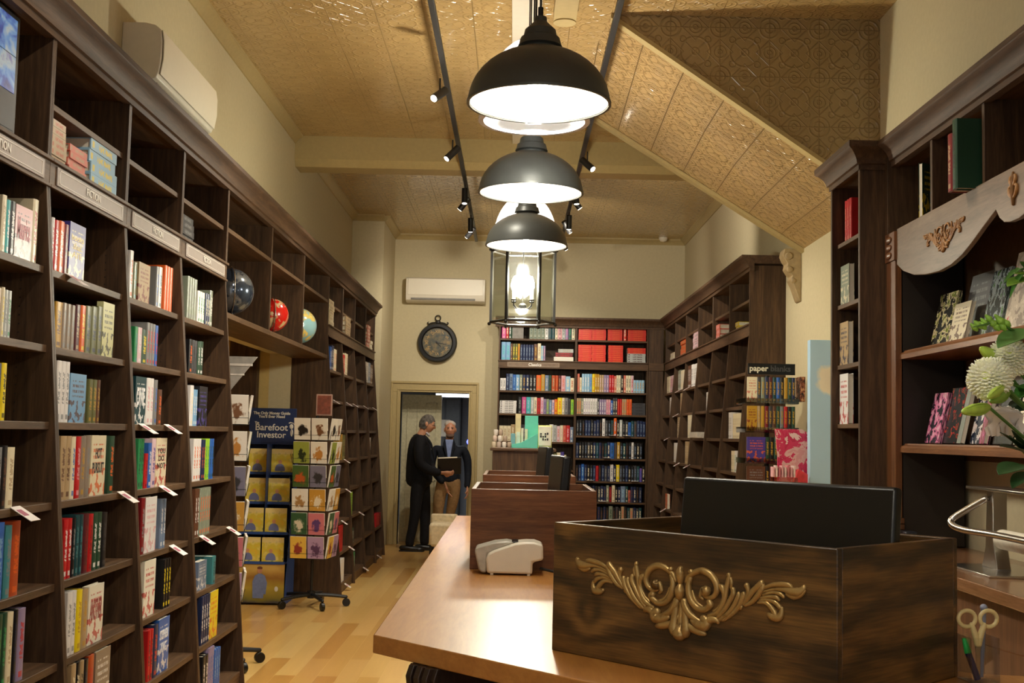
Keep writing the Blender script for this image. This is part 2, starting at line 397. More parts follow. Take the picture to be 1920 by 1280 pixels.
# door opening, frame, leaf, room behind
DFR = TRIM
g = MB()
for x0, x1 in ((-1.663, -1.535), (-.61, -.482)): g.box(x0, YB-.03, 0, x1, YB+.16, 2.05)
g.box(-1.663, YB-.03, 2.05, -.482, YB+.16, 2.178)
for x0, x1 in ((-1.668, -1.64), (-.505, -.477)): g.box(x0, YB-.05, 0, x1, YB-.001, 2.165)
g.box(-1.668, YB-.05, 2.165, -.477, YB-.001, 2.195); g.box(-1.58, YB-.045, 0, -1.56, YB-.02, 2.075); g.box(-.585, YB-.045, 0, -.565, YB-.02, 2.075); g.box(-1.58, YB-.045, 2.075, -.565, YB-.02, 2.095)
struct(g.build('trim_8', DFR, smooth=0, bevel=.004))
BW = plain('back_room_paint', (132,138,146), .7, 0, .3, .02)
g = MB(); g.box(-2.6, 20, 0, .8, 20.1, 2.7); g.box(-2.7, YB+.15, 0, -2.6, 20.1, 2.7); g.box(.8, YB+.15, 0, .9, 20.1, 2.7); g.box(-2.7, YB+.15, 2.7, .9, 20.1, 2.8)
struct(g.build('wall_back_room', BW, smooth=0))
DL = plain('door_paint', (190,182,150), .45)
g = MB(); g.box(-1.53, 0, 0, -.98, .04, 2.03)
for x0, x1 in ((-1.46, -1.30), (-1.2, -1.04)):
    for z0, z1 in ((.2, .85), (1.0, 1.92)):
        for a, b, c_, d_ in ((x0, z0, x1, z0+.02), (x0, z1-.02, x1, z1), (x0, z0, x0+.02, z1), (x1-.02, z0, x1, z1)): g.box(a, -.012, b, c_, 0, d_)
dl = struct(g.build('door_1', DL, bevel=.003, off=(0, 0, 0), smooth=0)); dl.location = (-.02, 16.72, 0)
h = MB().sphere((-1.03, -.04, 1.0), .022).cyl((-1.03, 0, 1.0), (-1.03, -.04, 1.0), .008).build('door_handle', CHR, dl, world=False)
o = MB().box(-.82, 18.0, .3, -.80, 18.4, 2.0).build('x', BLK); bpy.data.objects.remove(o)
t = thing('fluorescent_light', 'white fluorescent tube light glowing in the room beyond the open doorway', 'light', (-.9, 17.6, 2.06))
MB().box(-1.15, 17.57, 2.08, -.65, 17.66, 2.12).build('housing', WHP, t, .004)
MB().cyl((-1.14, 17.6, 2.055), (-.66, 17.6, 2.055), .022, 12).build('tube', emis('tube_glow', (235,240,255), 9), t)
_l = bpy.data.lights.new('tube_light', 'AREA'); _l.energy = 14; _l.color = (.85, .92, 1); _l.shape = 'RECTANGLE'; _l.size = .5; _l.size_y = .06; _o = bpy.data.objects.new('tube_light', _l); COL.objects.link(_o); _o.parent = t; _o.location = (0, 0, -.03)
for x in (-1.05, -.75): MB().cyl((x, 17.62, 2.12), (x, 17.62, 2.7), .004, 6).build('hanger', BLK, t)
t = thing('tall_cabinet', 'dark grey cabinet seen at the back of the room behind the doorway', 'cabinet', (-1.02, 19.6, 0))
MB().box(-1.35, 19.4, 0, -.85, 19.98, 2.1).build('body', plain('cab_dark', (54,58,60), .5), t, .006)
MB().box(-1.33, 19.38, .05, -1.11, 19.4, 2.05).build('door', plain('cab_door', (66,70,72), .5), t, .003); MB().box(-1.09, 19.38, .05, -.87, 19.4, 2.05).build('door', MATS['cab_door'], t, .003)
o = MB().box(-1.2, 19.37, 1.45, -1.02, 19.376, 1.72).build('notice', PAPER); tag(o, 'pale sheet of paper stuck on the dark cabinet in the back room', 'notice')
o = MB().sphere((-.64, 18.2, 1.38), .05, 12, 8, (1.2,.5,1)).build('lamp', emis('blue_glow', (70,80,255), 6)); 
MB().cyl((-.64, 18.2, 0), (-.64, 18.2, 1.34), .01, 8).build('stem', BLK, o)
tag(o, 'small glowing blue light behind the shoulder of the bearded man', 'lamp')

# ================================================================== BOOKCASES
ZS = [2.08, 1.79, 1.51, 1.22, .93, .65, .37, .09]
def rail_sign(parent, xf, y0, y1, s, text, sizew=None):
    # sign plate on the label rail; s=+1 when the case faces +X (left run)
    yc = (y0+y1)/2; L = (y1-y0)*.43
    MB().box(xf, yc-L, 2.396, xf+s*.006, yc+L, 2.468).build('sign_plate', GREYP, parent, .002)
    g = MB(); e = .0045
    for a, b, c_, d_ in ((yc-L+.02, 2.406, yc+L-.02, 2.406+e*.6), (yc-L+.02, 2.458-e*.6, yc+L-.02, 2.458), (yc-L+.02, 2.406, yc-L+.02+e, 2.458), (yc+L-.02-e, 2.406, yc+L-.02, 2.458)):
        g.box(xf+s*.006, a, b, xf+s*.0075, c_, d_)
    g.build('sign_border', plain('sign_white', (232,226,216), .5, var=0), parent)
    if text: text_mesh('sign_lettering', text, .042, MATS['sign_white'], parent, face_mat((xf+s*.0085, yc, 2.432), (0, s, 0), (0, 0, 1), parent), bold=.0008)
def bookcase(y0, y1, s, label, group, sign=None, flare=True):
    xw = XL_ if s > 0 else XR_; xt = -1.744 if s > 0 else 1.99
    fx = lambda z: xt + s*(.208*(2.4-z)/2.4 if (z < 2.4 and flare) else 0)
    t = thing('bookcase', label, 'bookcase', ((xw+xt)/2, (y0+y1)/2, 0), 0, group)
    th = .019
    prof = [(xw, 0), (fx(0), 0), (fx(1.2), 1.2), (xt, 2.4), (xt, 2.99), (xw, 2.99)]
    for ya in (y0, y1-th): MB().prism(prof, ya, ya+th).build('side_panel', DK, t, .002)
    MB().box(xw, y0+th, .0, xw+s*.012, y1-th, 2.99).build('back_panel', DK, t)
    for z in ZS:
        MB().box(xw+s*.012, y0+th, z-.028, fx(z)-s*.02, y1-th, z).build('shelf', DKY, t, .002)
    if abs(y0-3.5) > .01: MB().box(xw+s*.012, y0+th, 2.685, xt-s*.02, y1-th, 2.71).build('upper_shelf', DKY, t, .002)
    MB().box(xw+s*.012, y0+th, 2.945, xt-s*.004, y1-th, 2.985).build('top_panel', DKY, t)
    g = MB(); g.box(xw+s*.012, y0+th, 2.455, xt-s*.002, y1-th, 2.485); g.box(xt-s*.001, y0+.0005, 2.385, xt+s*.004, y1-.0005, 2.48); g.box(xt+s*.0005, y0+.0005, 2.474, xt+s*.018, y1-.0005, 2.488); g.box(xt+s*.0005, y0+.0005, 2.378, xt+s*.012, y1-.0005, 2.39)
    g.build('label_rail', DKY, t, .002)
    if sign is not None: rail_sign(t, xt+s*.004, y0, y1, s, sign)
    MB().box(fx(0)-s*.05, y0+th, 0, fx(0)-s*.03, y1-th, .062).build('plinth', DKY, t)
    # rows of small peg holes in the far side
    g = MB()
    for z in [i*.032+.2 for i in range(66)]:
        if z > 2.3: continue
        for d in (.05, .25): g.box(xw+s*d, y1-th-.0004, z, xw+s*(d+.005), y1-th-.0001, z+.005)
    g.build('peg_holes', BLK, t)
    return t
YN = [1.72, 2.61, 3.5, 4.39, 5.28, 6.17, 7.15]; YF = [11.12, 12.055, 12.99, 13.925, 14.86]; YR = [10.17, 11.12, 12.06, 13.0, 13.94, 14.88, 15.82]
GL = 'dark bookcases along the left wall before the opening'
lab = [None, None, 'dark bookcase at the left edge of the photo, wall monitor in its top', 'dark bookcase with the brighter Fiction sign, purple book on its top shelf',
       'dark bookcase whose top shelf holds a tan cover and an orange book', 'dark bookcase beside the opening, last before the globes, yellow book low down']
for i in range(2, 6): bookcase(YN[i], YN[i+1], 1, lab[i], GL, {2: 'FICTION', 3: 'FICTION', 4: 'FICTION', 5: 'FICTION'}[i])
lab = ['mostly empty dark bookcase directly behind the card spinner', 'dark bookcase with a lime green book low down, second after the opening',
       'empty dark bookcase between the lime book case and the last left one', 'last dark bookcase on the left, next to the doorway wall, red boxes at foot']
for i in range(4): bookcase(YF[i], YF[i+1], 1, lab[i], 'dark bookcases on the left beyond the opening')
lab = ['nearest dark bookcase of the right wall run, ending at the notebook stand', 'second dark bookcase of the right wall run, almost bare',
       'third dark bookcase of the right wall run, pink boxes on top shelf', 'fourth dark bookcase of the right wall run, white spines under the rail',
       'fifth dark bookcase of the right wall run, orange box above the rail', 'last dark bookcase of the right wall run, in the back corner']
for i in range(6): bookcase(YR[i], YR[i+1], -1, lab[i], 'dark bookcases along the right wall')
# overhead cabinets spanning the opening
YO = [7.15, 8.473, 9.797, 11.12]
lab = ['overhead shelf unit holding the dark silver globe', 'overhead shelf unit holding the red globe', 'overhead shelf unit holding the pale blue globe']
for i in range(3):
    y0, y1 = YO[i], YO[i+1]; xt = -1.744
    t = thing('overhead_shelf', lab[i], 'shelf', (-1.9, (y0+y1)/2, 2.17), 0, 'overhead shelf units above the opening')
    for ya in (y0, y1-.019): MB().box(XL_, ya, 2.17, xt, ya+.019, 2.99).build('side_panel', DK, t, .002)
    MB().box(XL_, y0+.019, 2.2, XL_+.012, y1-.019, 2.99).build('back_panel', DK, t)
    MB().box(XL_+.012, y0+.019, 2.685, xt-.003, y1-.019, 2.712).build('middle_shelf', DKY, t, .002)
    MB().box(XL_, y0, 2.165, xt+.006, y1, 2.2).build('bottom_board', DKY, t, .003)
    MB().box(XL_+.012, y0+.019, 2.945, xt-.004, y1-.019, 2.985).build('top_panel', DKY, t)
# cornices
CP = [(-.03, 2.935), (.008, 2.935), (.008, 2.962), (.02, 2.966), (.024, 2.985), (.034, 3.005), (.055, 3.03), (.072, 3.04), (.076, 3.046), (.076, 3.07), (-.30, 3.07), (-.30, 3.0), (-.03, 3.0)]
def cornice(name, y0, y1, xt, s, label):
    o = MB().prism([(xt+s*u, z) for u, z in CP], y0, y1).build(name, ORGV if 0 else wood('cornice_walnut', [(.3, (54,38,26)), (.5, (80,58,40)), (.7, (102,76,54))], 1, 1, .6), smooth=30)
    return tag(o, label, 'cornice')
cornice('cornice', 1.72, 14.93, -1.744, 1, 'long moulded dark cornice capping the whole left wall of bookcases')
cornice('cornice', 10.12, 15.86, 1.99, -1, 'moulded dark cornice capping the right wall bookcases beyond the sloping soffit')
# back wall bookcase
YBF = 15.92
t = thing('bookcase', 'wide dark bookcase against the back wall under the Classics sign', 'bookcase', (.78, 16.1, 0))
XB = [-.215, .815, 1.775]
for x0, x1 in ((XB[0], XB[0]+.02), (XB[1]-.015, XB[1]+.015), (XB[2]-.02, XB[2])): MB().box(x0, YBF, 0, x1, YB-.01, 2.99).build('upright', DK, t, .002)
MB().box(XB[0]+.02, YB-.022, 0, XB[2]-.02, YB-.01, 2.99).build('back_panel', DK, t)
ZBL = [2.09, 1.785, 1.42, 1.05, .74, .42, .1]; ZBR = [2.09, 1.795, 1.51, 1.215, .916, .645, .37, .1]
for z in ZBL: MB().box(XB[0]+.02, YBF+.008, z-.026, XB[1]-.015, YB-.02, z).build('shelf', DKX, t, .002)
for z in ZBR: MB().box(XB[1]+.015, YBF+.008, z-.026, XB[2]-.02, YB-.02, z).build('shelf', DKX, t, .002)
for a, b in ((0, 1), (1, 2)):
    MB().box(XB[a]+.017, YBF+.008, 2.755, XB[b]-.017, YB-.02, 2.78).build('upper_shelf', DKX, t, .002)
g = MB(); g.box(XB[0], YBF-.004, 2.39, XB[2], YBF+.012, 2.485); g.box(XB[0]-.006, YBF-.018, 2.476, XB[2]+.006, YB-.02, 2.492); g.box(XB[0]-.003, YBF-.012, 2.384, XB[2]+.003, YBF+.01, 2.396)
g.build('label_rail', DKX, t, .002)
MB().box(-.1, YBF-.009, 2.4, .6, YBF-.004, 2.468).build('sign_plate', plain('sign_brown', (120,98,78), .5), t, .002)
text_mesh('sign_lettering', 'Classics', .055, MATS['sign_white'], t, face_mat((.27, YBF-.0105, 2.433), (1,0,0), (0,0,1), t), bold=.0012)
g = MB(); e = .004
for a, b, c_, d_ in ((-.09, 2.407, .59, 2.407+e), (-.09, 2.458, .59, 2.458+e), (-.09, 2.407, -.09+e, 2.462), (.59-e, 2.407, .59, 2.462)): g.box(a, YBF-.0102, b, c_, YBF-.009, d_)
g.build('sign_border', plain('sign_dim', (168,150,128), .5), t)
MB().box(XB[0]+.02, YBF+.03, 0, XB[2]-.02, YBF+.05, .074).build('plinth', DKX, t)
MB().box(XB[0]+.02, YBF, 2.95, XB[2]-.02, YB-.02, 2.99).build('top_panel', DKX, t)
o = MB().prism([(YBF-u, z) for u, z in CP], XB[0]-.05, 2.02, 'yz').build('cornice', MATS['cornice_walnut'], smooth=30)
tag(o, 'moulded dark cornice across the top of the back wall bookcase', 'cornice')
t = thing('filler_panel', 'plain dark corner panel between the back bookcase and the right wall run', 'panel', (1.88, 15.9, 0))
MB().box(1.776, 15.87, 0, 1.97, 15.915, 2.93).build('panel', DK, t, .002)
MB().box(1.776, 15.855, 2.385, 1.975, 15.869, 2.485).build('rail', DKX, t, .002)

BK=[
('L',0,2.08,[(4.028,4.062,0.197,'cream','tan','s'),(4.064,4.093,0.187,'turq','white','s'),(4.094,4.137,0.189,'black','white','s'),(4.14,4.285,0.188,'pink','dgrey','f'),(4.286,4.333,0.234,'cream','red','s')]),
('L',1,2.08,[(4.466,4.492,0.199,'white','red','s'),(4.493,4.54,0.195,'red','white','s'),(4.54,4.594,0.2,'orange','white','s'),(4.595,4.639,0.196,'dred','black','s'),(4.651,4.901,0.218,'purple','cream','f')]),
('L',1,1.79,[(4.48,4.548,0.173,'ochre','brown','s'),(4.549,4.681,0.176,'taupe','grey','s'),(4.687,4.738,0.184,'maroon','tan','s'),(4.744,4.797,0.187,'orange','yellow','s'),(4.797,4.864,0.191,'olive','navy','s'),(4.864,4.932,0.196,'olive','navy','s'),(4.932,4.995,0.203,'olive','navy','s'),(4.999,5.138,0.23,'skyyellow','black','f')]),
('L',0,1.79,[(3.929,4.002,0.162,'tan','brown','s'),(4.006,4.027,0.168,'cream','yellow','s'),(4.028,4.053,0.162,'lgrey','grey','s'),(4.053,4.083,0.162,'lgrey','green','s')]),
('L',0,1.51,[(3.905,3.978,0.189,'navy','white','s'),(3.982,4.019,0.192,'yellow','black','s')]),
('L',1,1.51,[(4.462,4.59,0.23,'white','grey','s'),(4.602,4.773,0.19,'ltblue','brown','f'),(4.8,4.898,0.176,'olive','ochre','s'),(4.898,4.936,0.177,'brown','ochre','s')]),
('L',1,1.22,[(4.47,4.577,0.239,'tan','brown','s'),(4.583,4.622,0.237,'cream','blue','s'),(4.633,4.679,0.237,'red','pink','s'),(4.679,4.731,0.239,'taupe','ochre','s'),(4.731,4.785,0.239,'taupe','grey','s'),(4.796,4.998,0.241,'cream','orange','f'),(5.011,5.072,0.239,'dgreen','orange','s')]),
('L',0,1.22,[(3.902,3.959,0.203,'grey','black','s'),(3.962,4.0,0.208,'black','brown','s'),(4.005,4.06,0.202,'cream','tan','s')]),
('L',1,0.93,[(4.476,4.557,0.222,'red','white','s'),(4.562,4.595,0.221,'black','grey','s'),(4.594,4.674,0.228,'dteal','teal','s'),(4.679,4.738,0.227,'maroon','dred','s'),(4.738,4.786,0.224,'red','dred','s'),(4.785,4.884,0.225,'dgreen','white','s'),(4.891,4.949,0.22,'black','dgrey','s')]),
('L',0,0.93,[(3.879,3.952,0.25,'blue','ltblue','s'),(3.962,4.012,0.236,'teal','grey','s'),(4.014,4.08,0.247,'rust','orange','s')]),
('L',1,0.65,[(4.484,4.572,0.233,'white','grey','s'),(4.582,4.634,0.229,'yellow','ochre','s'),(4.639,4.698,0.224,'tan','ochre','s'),(4.707,4.892,0.226,'ivory','red','f')]),
('L',0,0.65,[(3.875,3.953,0.241,'dgreen','green','s'),(3.957,3.999,0.237,'cream','tan','s'),(4.002,4.037,0.238,'black','navy','s'),(4.041,4.098,0.236,'mauve','red','s')]),
('L',1,0.37,[(4.491,4.536,0.25,'tan','cream','s'),(4.535,4.58,0.25,'black','cream','s'),(4.579,4.619,0.247,'tan','black','s'),(4.619,4.665,0.245,'black','navy','s'),(4.668,4.728,0.25,'rust','red','s'),(4.749,4.96,0.25,'taupe','white','f')]),
('L',2,2.08,[(5.387,5.439,0.217,'white','orange','s'),(5.447,5.5,0.172,'olive','teal','s'),(5.525,5.785,0.185,'tan','dred','f'),(5.795,5.838,0.2,'grey','blue','s'),(5.838,5.891,0.204,'white','teal','s'),(5.935,6.072,0.226,'orange','orange','s')]),
('L',2,1.79,[(5.426,5.472,0.164,'green','teal','s'),(5.472,5.535,0.164,'pinkw','white','s'),(5.536,5.608,0.16,'dgreen','yellow','s'),(5.604,5.736,0.199,'grey','red','s'),(5.737,5.78,0.197,'blue','red','s')]),
('L',2,1.51,[(5.398,5.554,0.217,'dteal','white','f'),(5.563,5.669,0.217,'white','pink','s'),(5.679,5.73,0.213,'grey','blue','s'),(5.745,5.806,0.17,'brown','orange','s')]),
('L',2,1.22,[(5.397,5.482,0.226,'green','dgreen','s'),(5.5,5.548,0.158,'red','dred','s'),(5.549,5.598,0.206,'blue','white','s'),(5.603,5.662,0.226,'pinkw','purple','s'),(5.67,5.889,0.228,'cream','red','f')]),
('L',2,0.93,[(5.4,5.455,0.25,'dred','grey','s'),(5.462,5.685,0.25,'white','pink','f'),(5.696,5.784,0.23,'bluegrey','white','s')]),
('L',2,0.65,[(5.406,5.687,0.25,'ivory','red','f'),(5.699,5.823,0.228,'black','yellow','s')]),
('L',2,0.37,[(5.423,5.504,0.224,'red','black','s'),(5.508,5.575,0.236,'navy','red','s'),(5.586,5.834,0.246,'blue','white','f')]),
('L',3,2.08,[(6.356,6.547,0.228,'greygreen','grey','s'),(6.57,6.715,0.175,'white','green','s'),(6.74,6.834,0.181,'navy','cream','s'),(6.831,6.891,0.208,'greygreen','white','s')]),
('L',3,1.79,[(6.347,6.41,0.18,'black','orange','s'),(6.411,6.507,0.18,'dgrey','black','s'),(6.519,6.563,0.181,'dgreen','white','s'),(6.563,6.63,0.185,'dgreen','white','s')]),
('L',3,1.51,[(6.317,6.38,0.214,'white','cream','s'),(6.383,6.458,0.194,'ltblue','white','s'),(6.499,6.786,0.217,'black','purple','f')]),
('L',3,1.22,[(6.33,6.481,0.223,'white','orange','s'),(6.493,6.572,0.217,'navy','orange','s'),(6.571,6.663,0.223,'lime','green','s'),(6.663,6.757,0.222,'blue','dgreen','s')]),
('L',3,0.93,[(6.309,6.394,0.25,'brown','white','s'),(6.404,6.63,0.25,'greygreen','orange','s')]),
('L',3,0.65,[(6.34,6.622,0.15,'bluegrey','white','f'),(6.635,6.707,0.15,'teal','dteal','s')]),
('L',3,0.37,[(6.34,6.52,0.25,'navy','white','s'),(6.524,6.852,0.25,'yellow','orange','f')]),
('L',3,0.09,[(6.317,6.429,0.228,'black','white','s'),(6.433,6.549,0.25,'mauve','blue','s'),(6.562,6.695,0.219,'blue','ltblue','s')]),
('F',0,2.08,[(11.352,11.451,0.217,'blue','white','s'),(11.449,11.583,0.236,'navy','white','s'),(11.591,11.763,0.212,'cream','orange','s')]),
('F',1,2.08,[(12.212,12.364,0.2,'red','cream','s'),(12.362,12.558,0.223,'cream','tan','s')]),
('F',3,2.08,[(14.104,14.36,0.241,'white','grey','s'),(14.361,14.573,0.248,'bluegrey','white','s'),(14.58,14.798,0.236,'brown','white','s')]),
('F',0,1.22,[(11.619,11.836,0.25,'ochre','brown','s'),(11.838,12.035,0.243,'olive','tan','s')]),
('F',3,1.22,[(14.026,14.343,0.212,'white','red','f')]),
('F',1,0.65,[(12.189,12.518,0.237,'lime','green','f')]),
('F',0,0.37,[(11.271,11.556,0.242,'red','dred','s')]),
('F',3,0.37,[(14.384,14.673,0.15,'red','dred','s'),(14.674,14.84,0.15,'dred','red','s')]),
('F',0,0.09,[(11.311,11.528,0.214,'white','cream','s')]),
('F',1,0.37,[(12.177,12.341,0.152,'dgreen','white','s')]),
('F',1,0.09,[(12.132,12.297,0.196,'green','white','s')]),
('R',0,1.51,[(10.726,10.885,0.234,'white','grey','s'),(10.324,10.674,0.219,'cream','tan','s')]),
('R',0,1.22,[(10.473,10.6,0.183,'cream','grey','s'),(10.349,10.448,0.185,'white','green','s')]),
('R',2,1.79,[(12.137,12.305,0.187,'white','lgrey','s')]),
('R',3,2.08,[(13.566,13.773,0.25,'brown','white','s'),(13.365,13.525,0.25,'white','navy','s'),(13.093,13.325,0.244,'white','black','s')]),
('R',3,1.51,[(13.192,13.433,0.25,'cream','lgrey','s')]),
('R',4,2.08,[(14.382,14.614,0.242,'greygreen','white','s'),(14.112,14.382,0.229,'cream','white','s')]),
('R',4,1.51,[(14.119,14.489,0.242,'tan','cream','f')]),
('R',4,1.22,[(14.139,14.372,0.228,'white','cream','s')]),
('R',3,1.22,[(13.201,13.445,0.25,'tan','cream','s')]),
('R',4,1.79,[(14.046,14.225,0.242,'tan','brown','s')]),
('R',5,1.79,[(15.035,15.189,0.222,'white','tan','s')]),
('R',5,2.08,[(15.406,15.673,0.215,'cream','tan','s'),(14.997,15.354,0.211,'pinkw','red','s')]),
('R',4,0.65,[(14.574,14.86,0.177,'orange','cream','f')]),
]
U0=0.3818
ORN_SIDE=[[(0.0258,0.2132,0.0045),(0.0406,0.2216,0.0051),(0.0601,0.2251,0.006),(0.0796,0.2185,0.006),(0.0922,0.2044,0.0057),(0.0952,0.1894,0.0053),(0.0877,0.1763,0.0044),(0.0743,0.1717,0.0038),(0.0627,0.1751,0.0038)],[(0.0644,0.1907,0.0048),(0.0683,0.1865,0.0092),(0.0645,0.1814,0.0079)],[(0.0589,0.1669,0.0022),(0.053,0.1724,0.0035),(0.0548,0.1804,0.0041),(0.0586,0.1885,0.0041)],[(0.0259,0.2085,0.0042),(0.0211,0.1924,0.0051),(0.0223,0.1768,0.0058),(0.0285,0.1619,0.0058),(0.0415,0.1494,0.0054),(0.0572,0.1451,0.0051),(0.0707,0.1498,0.0054),(0.0783,0.1583,0.0066),(0.0754,0.1642,0.0057)],[(0.0302,0.1808,0.0022),(0.0363,0.1659,0.0029),(0.0453,0.1561,0.0029),(0.0571,0.1513,0.0022)],[(0.0086,0.1581,0.0058),(0.0148,0.1447,0.0071),(0.0259,0.132,0.0064),(0.0398,0.1244,0.0051),(0.0536,0.1192,0.0035)],[(0.0061,0.1234,0.0035),(0.0182,0.1108,0.0048),(0.0342,0.1028,0.0064),(0.0519,0.0997,0.0073),(0.0645,0.0967,0.0041)],[(0.008,0.1283,0.0026),(0.0142,0.1134,0.0029),(0.0243,0.1038,0.0029),(0.0323,0.0987,0.0022)],[(0.032,0.1203,0.0048),(0.0498,0.1133,0.008),(0.0653,0.1137,0.0095),(0.071,0.1221,0.0079),(0.0613,0.1279,0.007)],[(0.0691,0.1204,0.007),(0.0825,0.1282,0.0066),(0.094,0.1281,0.0053),(0.0988,0.1241,0.0035)],[(-0.0115,0.1574,0.0055),(-0.0123,0.1384,0.0058),(-0.015,0.1176,0.0065),(-0.0168,0.1001,0.0089),(-0.0136,0.0895,0.0081)],[(-0.0003,0.1524,0.0026),(-0.001,0.1303,0.0032),(-0.0007,0.1084,0.0048),(-0.0005,0.0928,0.0113),(-0.0008,0.0865,0.0119)],[(0.0097,0.1535,0.0032),(0.009,0.1315,0.0029),(0.0112,0.1131,0.0035),(0.0124,0.0976,0.0055)],[(0.0747,0.1349,0.0035),(0.0957,0.1436,0.0047),(0.1088,0.1604,0.0047),(0.1152,0.1778,0.0044),(0.1188,0.1949,0.0044),(0.1225,0.2105,0.0041),(0.1248,0.2206,0.0037),(0.1236,0.224,0.0041)],[(0.1291,0.1976,0.0022),(0.1309,0.2084,0.0031),(0.128,0.2172,0.0025)],[(0.0977,0.1347,0.0038),(0.1146,0.1519,0.0044),(0.1266,0.17,0.0044),(0.1358,0.1862,0.0047),(0.1348,0.1959,0.0043)],[(0.1034,0.1308,0.0038),(0.124,0.1455,0.0044),(0.1388,0.1638,0.0043),(0.1479,0.1815,0.0043),(0.1487,0.1891,0.0034)],[(0.111,0.1302,0.0031),(0.1371,0.1486,0.004),(0.1508,0.1637,0.0043),(0.158,0.1781,0.0046),(0.1616,0.1897,0.0043)],[(0.1008,0.1984,0.0038),(0.1085,0.1954,0.0056),(0.1124,0.1836,0.0044),(0.1097,0.1711,0.0031),(0.0994,0.1547,0.0028),(0.0861,0.1455,0.0025)],[(0.1536,0.1581,0.0025),(0.1554,0.1628,0.0034),(0.1545,0.1657,0.0025)],[(0.1609,0.1679,0.0028),(0.1735,0.1828,0.0043),(0.1852,0.1975,0.0052),(0.2004,0.2111,0.0055),(0.2049,0.2167,0.0046)],[(0.1646,0.1668,0.0028),(0.1809,0.1747,0.004),(0.1952,0.189,0.0049),(0.2041,0.2018,0.0049),(0.2079,0.2118,0.0036)],[(0.1688,0.207,0.0052),(0.1716,0.1991,0.004),(0.1708,0.1885,0.0031),(0.1635,0.1787,0.0025)],[(0.2068,0.2043,0.0024),(0.2271,0.2131,0.0036),(0.2481,0.2172,0.0045),(0.2672,0.2177,0.0042),(0.2749,0.2138,0.0024)],[(0.2077,0.1985,0.0021),(0.2359,0.2067,0.0027),(0.2569,0.2079,0.0039),(0.2741,0.2057,0.0066),(0.2895,0.2066,0.0074),(0.2996,0.2128,0.005),(0.3029,0.2182,0.0038)],[(0.2638,0.2002,0.0033),(0.2793,0.1968,0.0051),(0.2946,0.2021,0.0047),(0.3038,0.2118,0.003)],[(0.2068,0.1925,0.0021),(0.2307,0.1995,0.0027),(0.2482,0.1985,0.0036),(0.2561,0.1935,0.0027)],[(0.2006,0.1859,0.0021),(0.222,0.19,0.003),(0.2395,0.1905,0.0039),(0.2452,0.1864,0.0027)],[(0.1989,0.1805,0.0021),(0.2202,0.1836,0.003),(0.2379,0.1798,0.0039),(0.2487,0.1715,0.0036)],[(0.1953,0.1756,0.0024),(0.2149,0.1771,0.0036),(0.2283,0.1691,0.0045),(0.2371,0.1577,0.0048)],[(0.2213,0.1558,0.0036),(0.231,0.1518,0.0063),(0.245,0.1521,0.0063),(0.251,0.1608,0.0045),(0.2518,0.1711,0.003)],[(0.0271,0.2203,0.0054),(0.0258,0.2147,0.0038),(0.0199,0.2079,0.0042),(0.0141,0.1979,0.0032)]]
ORN_MID=[[(0,0.2251,0.0055),(0,0.2172,0.0081),(0,0.2061,0.0074),(0,0.1965,0.0055)],[(0,0.1899,0.0055),(0,0.179,0.01),(0,0.1679,0.0084),(0,0.1616,0.0045)]]
# ================================================================== BOOKS
BOOKMESH = {}
def bkattr(me, flat=False):
    a = me.attributes.new('bk', 'FLOAT_VECTOR', 'POINT')
    for i, v in enumerate(me.vertices): a.data[i].vector = (v.co.x+.5, .5+(v.co.z-.5)*.9, v.co.y+.5) if flat else (v.co.x, v.co.y+.5, v.co.z)
def book_mesh(kind, mat):
    # unit book: x depth 0..1, y thickness -.5..+.5, z height 0..1 ; spine or cover toward +x ; slot 0 cover, slot 1 pages
    key = (kind, mat.name)
    if key in BOOKMESH: return BOOKMESH[key]
    g = MB()
    if kind == 's':    # spine toward +x, slightly rounded
        n = 5; pr = [(0, -.5), (0, -.38), (.02, -.38), (.02, .38), (0, .38), (0, .5)]
        outer = [(.965, .5), (.985, .42), (.998, .2), (1, 0), (.998, -.2), (.985, -.42), (.965, -.5)]
        g.prism([(0, .5)] + outer + [(0, -.5), (0, -.4), (.93, -.4), (.93, .4), (0, .4)], 0, 1, 'xy', 0)
        g.box(.02, -.4, .02, .93, .4, .98, 1)
    else:              # front cover toward +x: boards at x=1 and x=0, spine on -y edge
        g.box(.93, -.5, 0, 1, .5, 1, 0); g.box(0, -.5, 0, .07, .5, 1, 0); g.box(.07, -.5, 0, .93, -.485, 1, 0); g.box(.07, -.485, .015, .93, .48, .985, 1)
    BOOKMESH[key] = me = g.mesh('book', [mat, PAPER], smooth=30); bkattr(me); return me
def book(x, y, z, d, w_, h, rz, c1, c2, kind, label, group, cat='book', lean=0):
    o = bpy.data.objects.new('book', book_mesh(kind, cover(c1, c2, kind))); COL.objects.link(o)
    o.location = (x, y, z); o.scale = (d, w_, h); o.rotation_euler = (0, lean, rz)
    return tag(o, label, cat, group)
PLACE = {'L': 'left wall', 'F': 'far left', 'R': 'right wall'}
BAYN = {('L',0): 'bookcase at left edge', ('L',1): 'bookcase with brighter Fiction sign', ('L',2): 'second Fiction bookcase', ('L',3): 'last bookcase before opening',
 ('F',0): 'case behind the card spinner', ('F',1): 'second case past the opening', ('F',3): 'last left case by the doorway',
 ('R',0): 'nearest case of right wall run', ('R',2): 'third case of right wall run', ('R',3): 'fourth case of right wall run', ('R',4): 'fifth case of right wall run', ('R',5): 'last case of right wall run'}
SHN = {2.08: 'first', 1.79: 'second', 1.51: 'third', 1.22: 'fourth', .93: 'fifth', .65: 'sixth', .37: 'seventh', .09: 'bottom'}
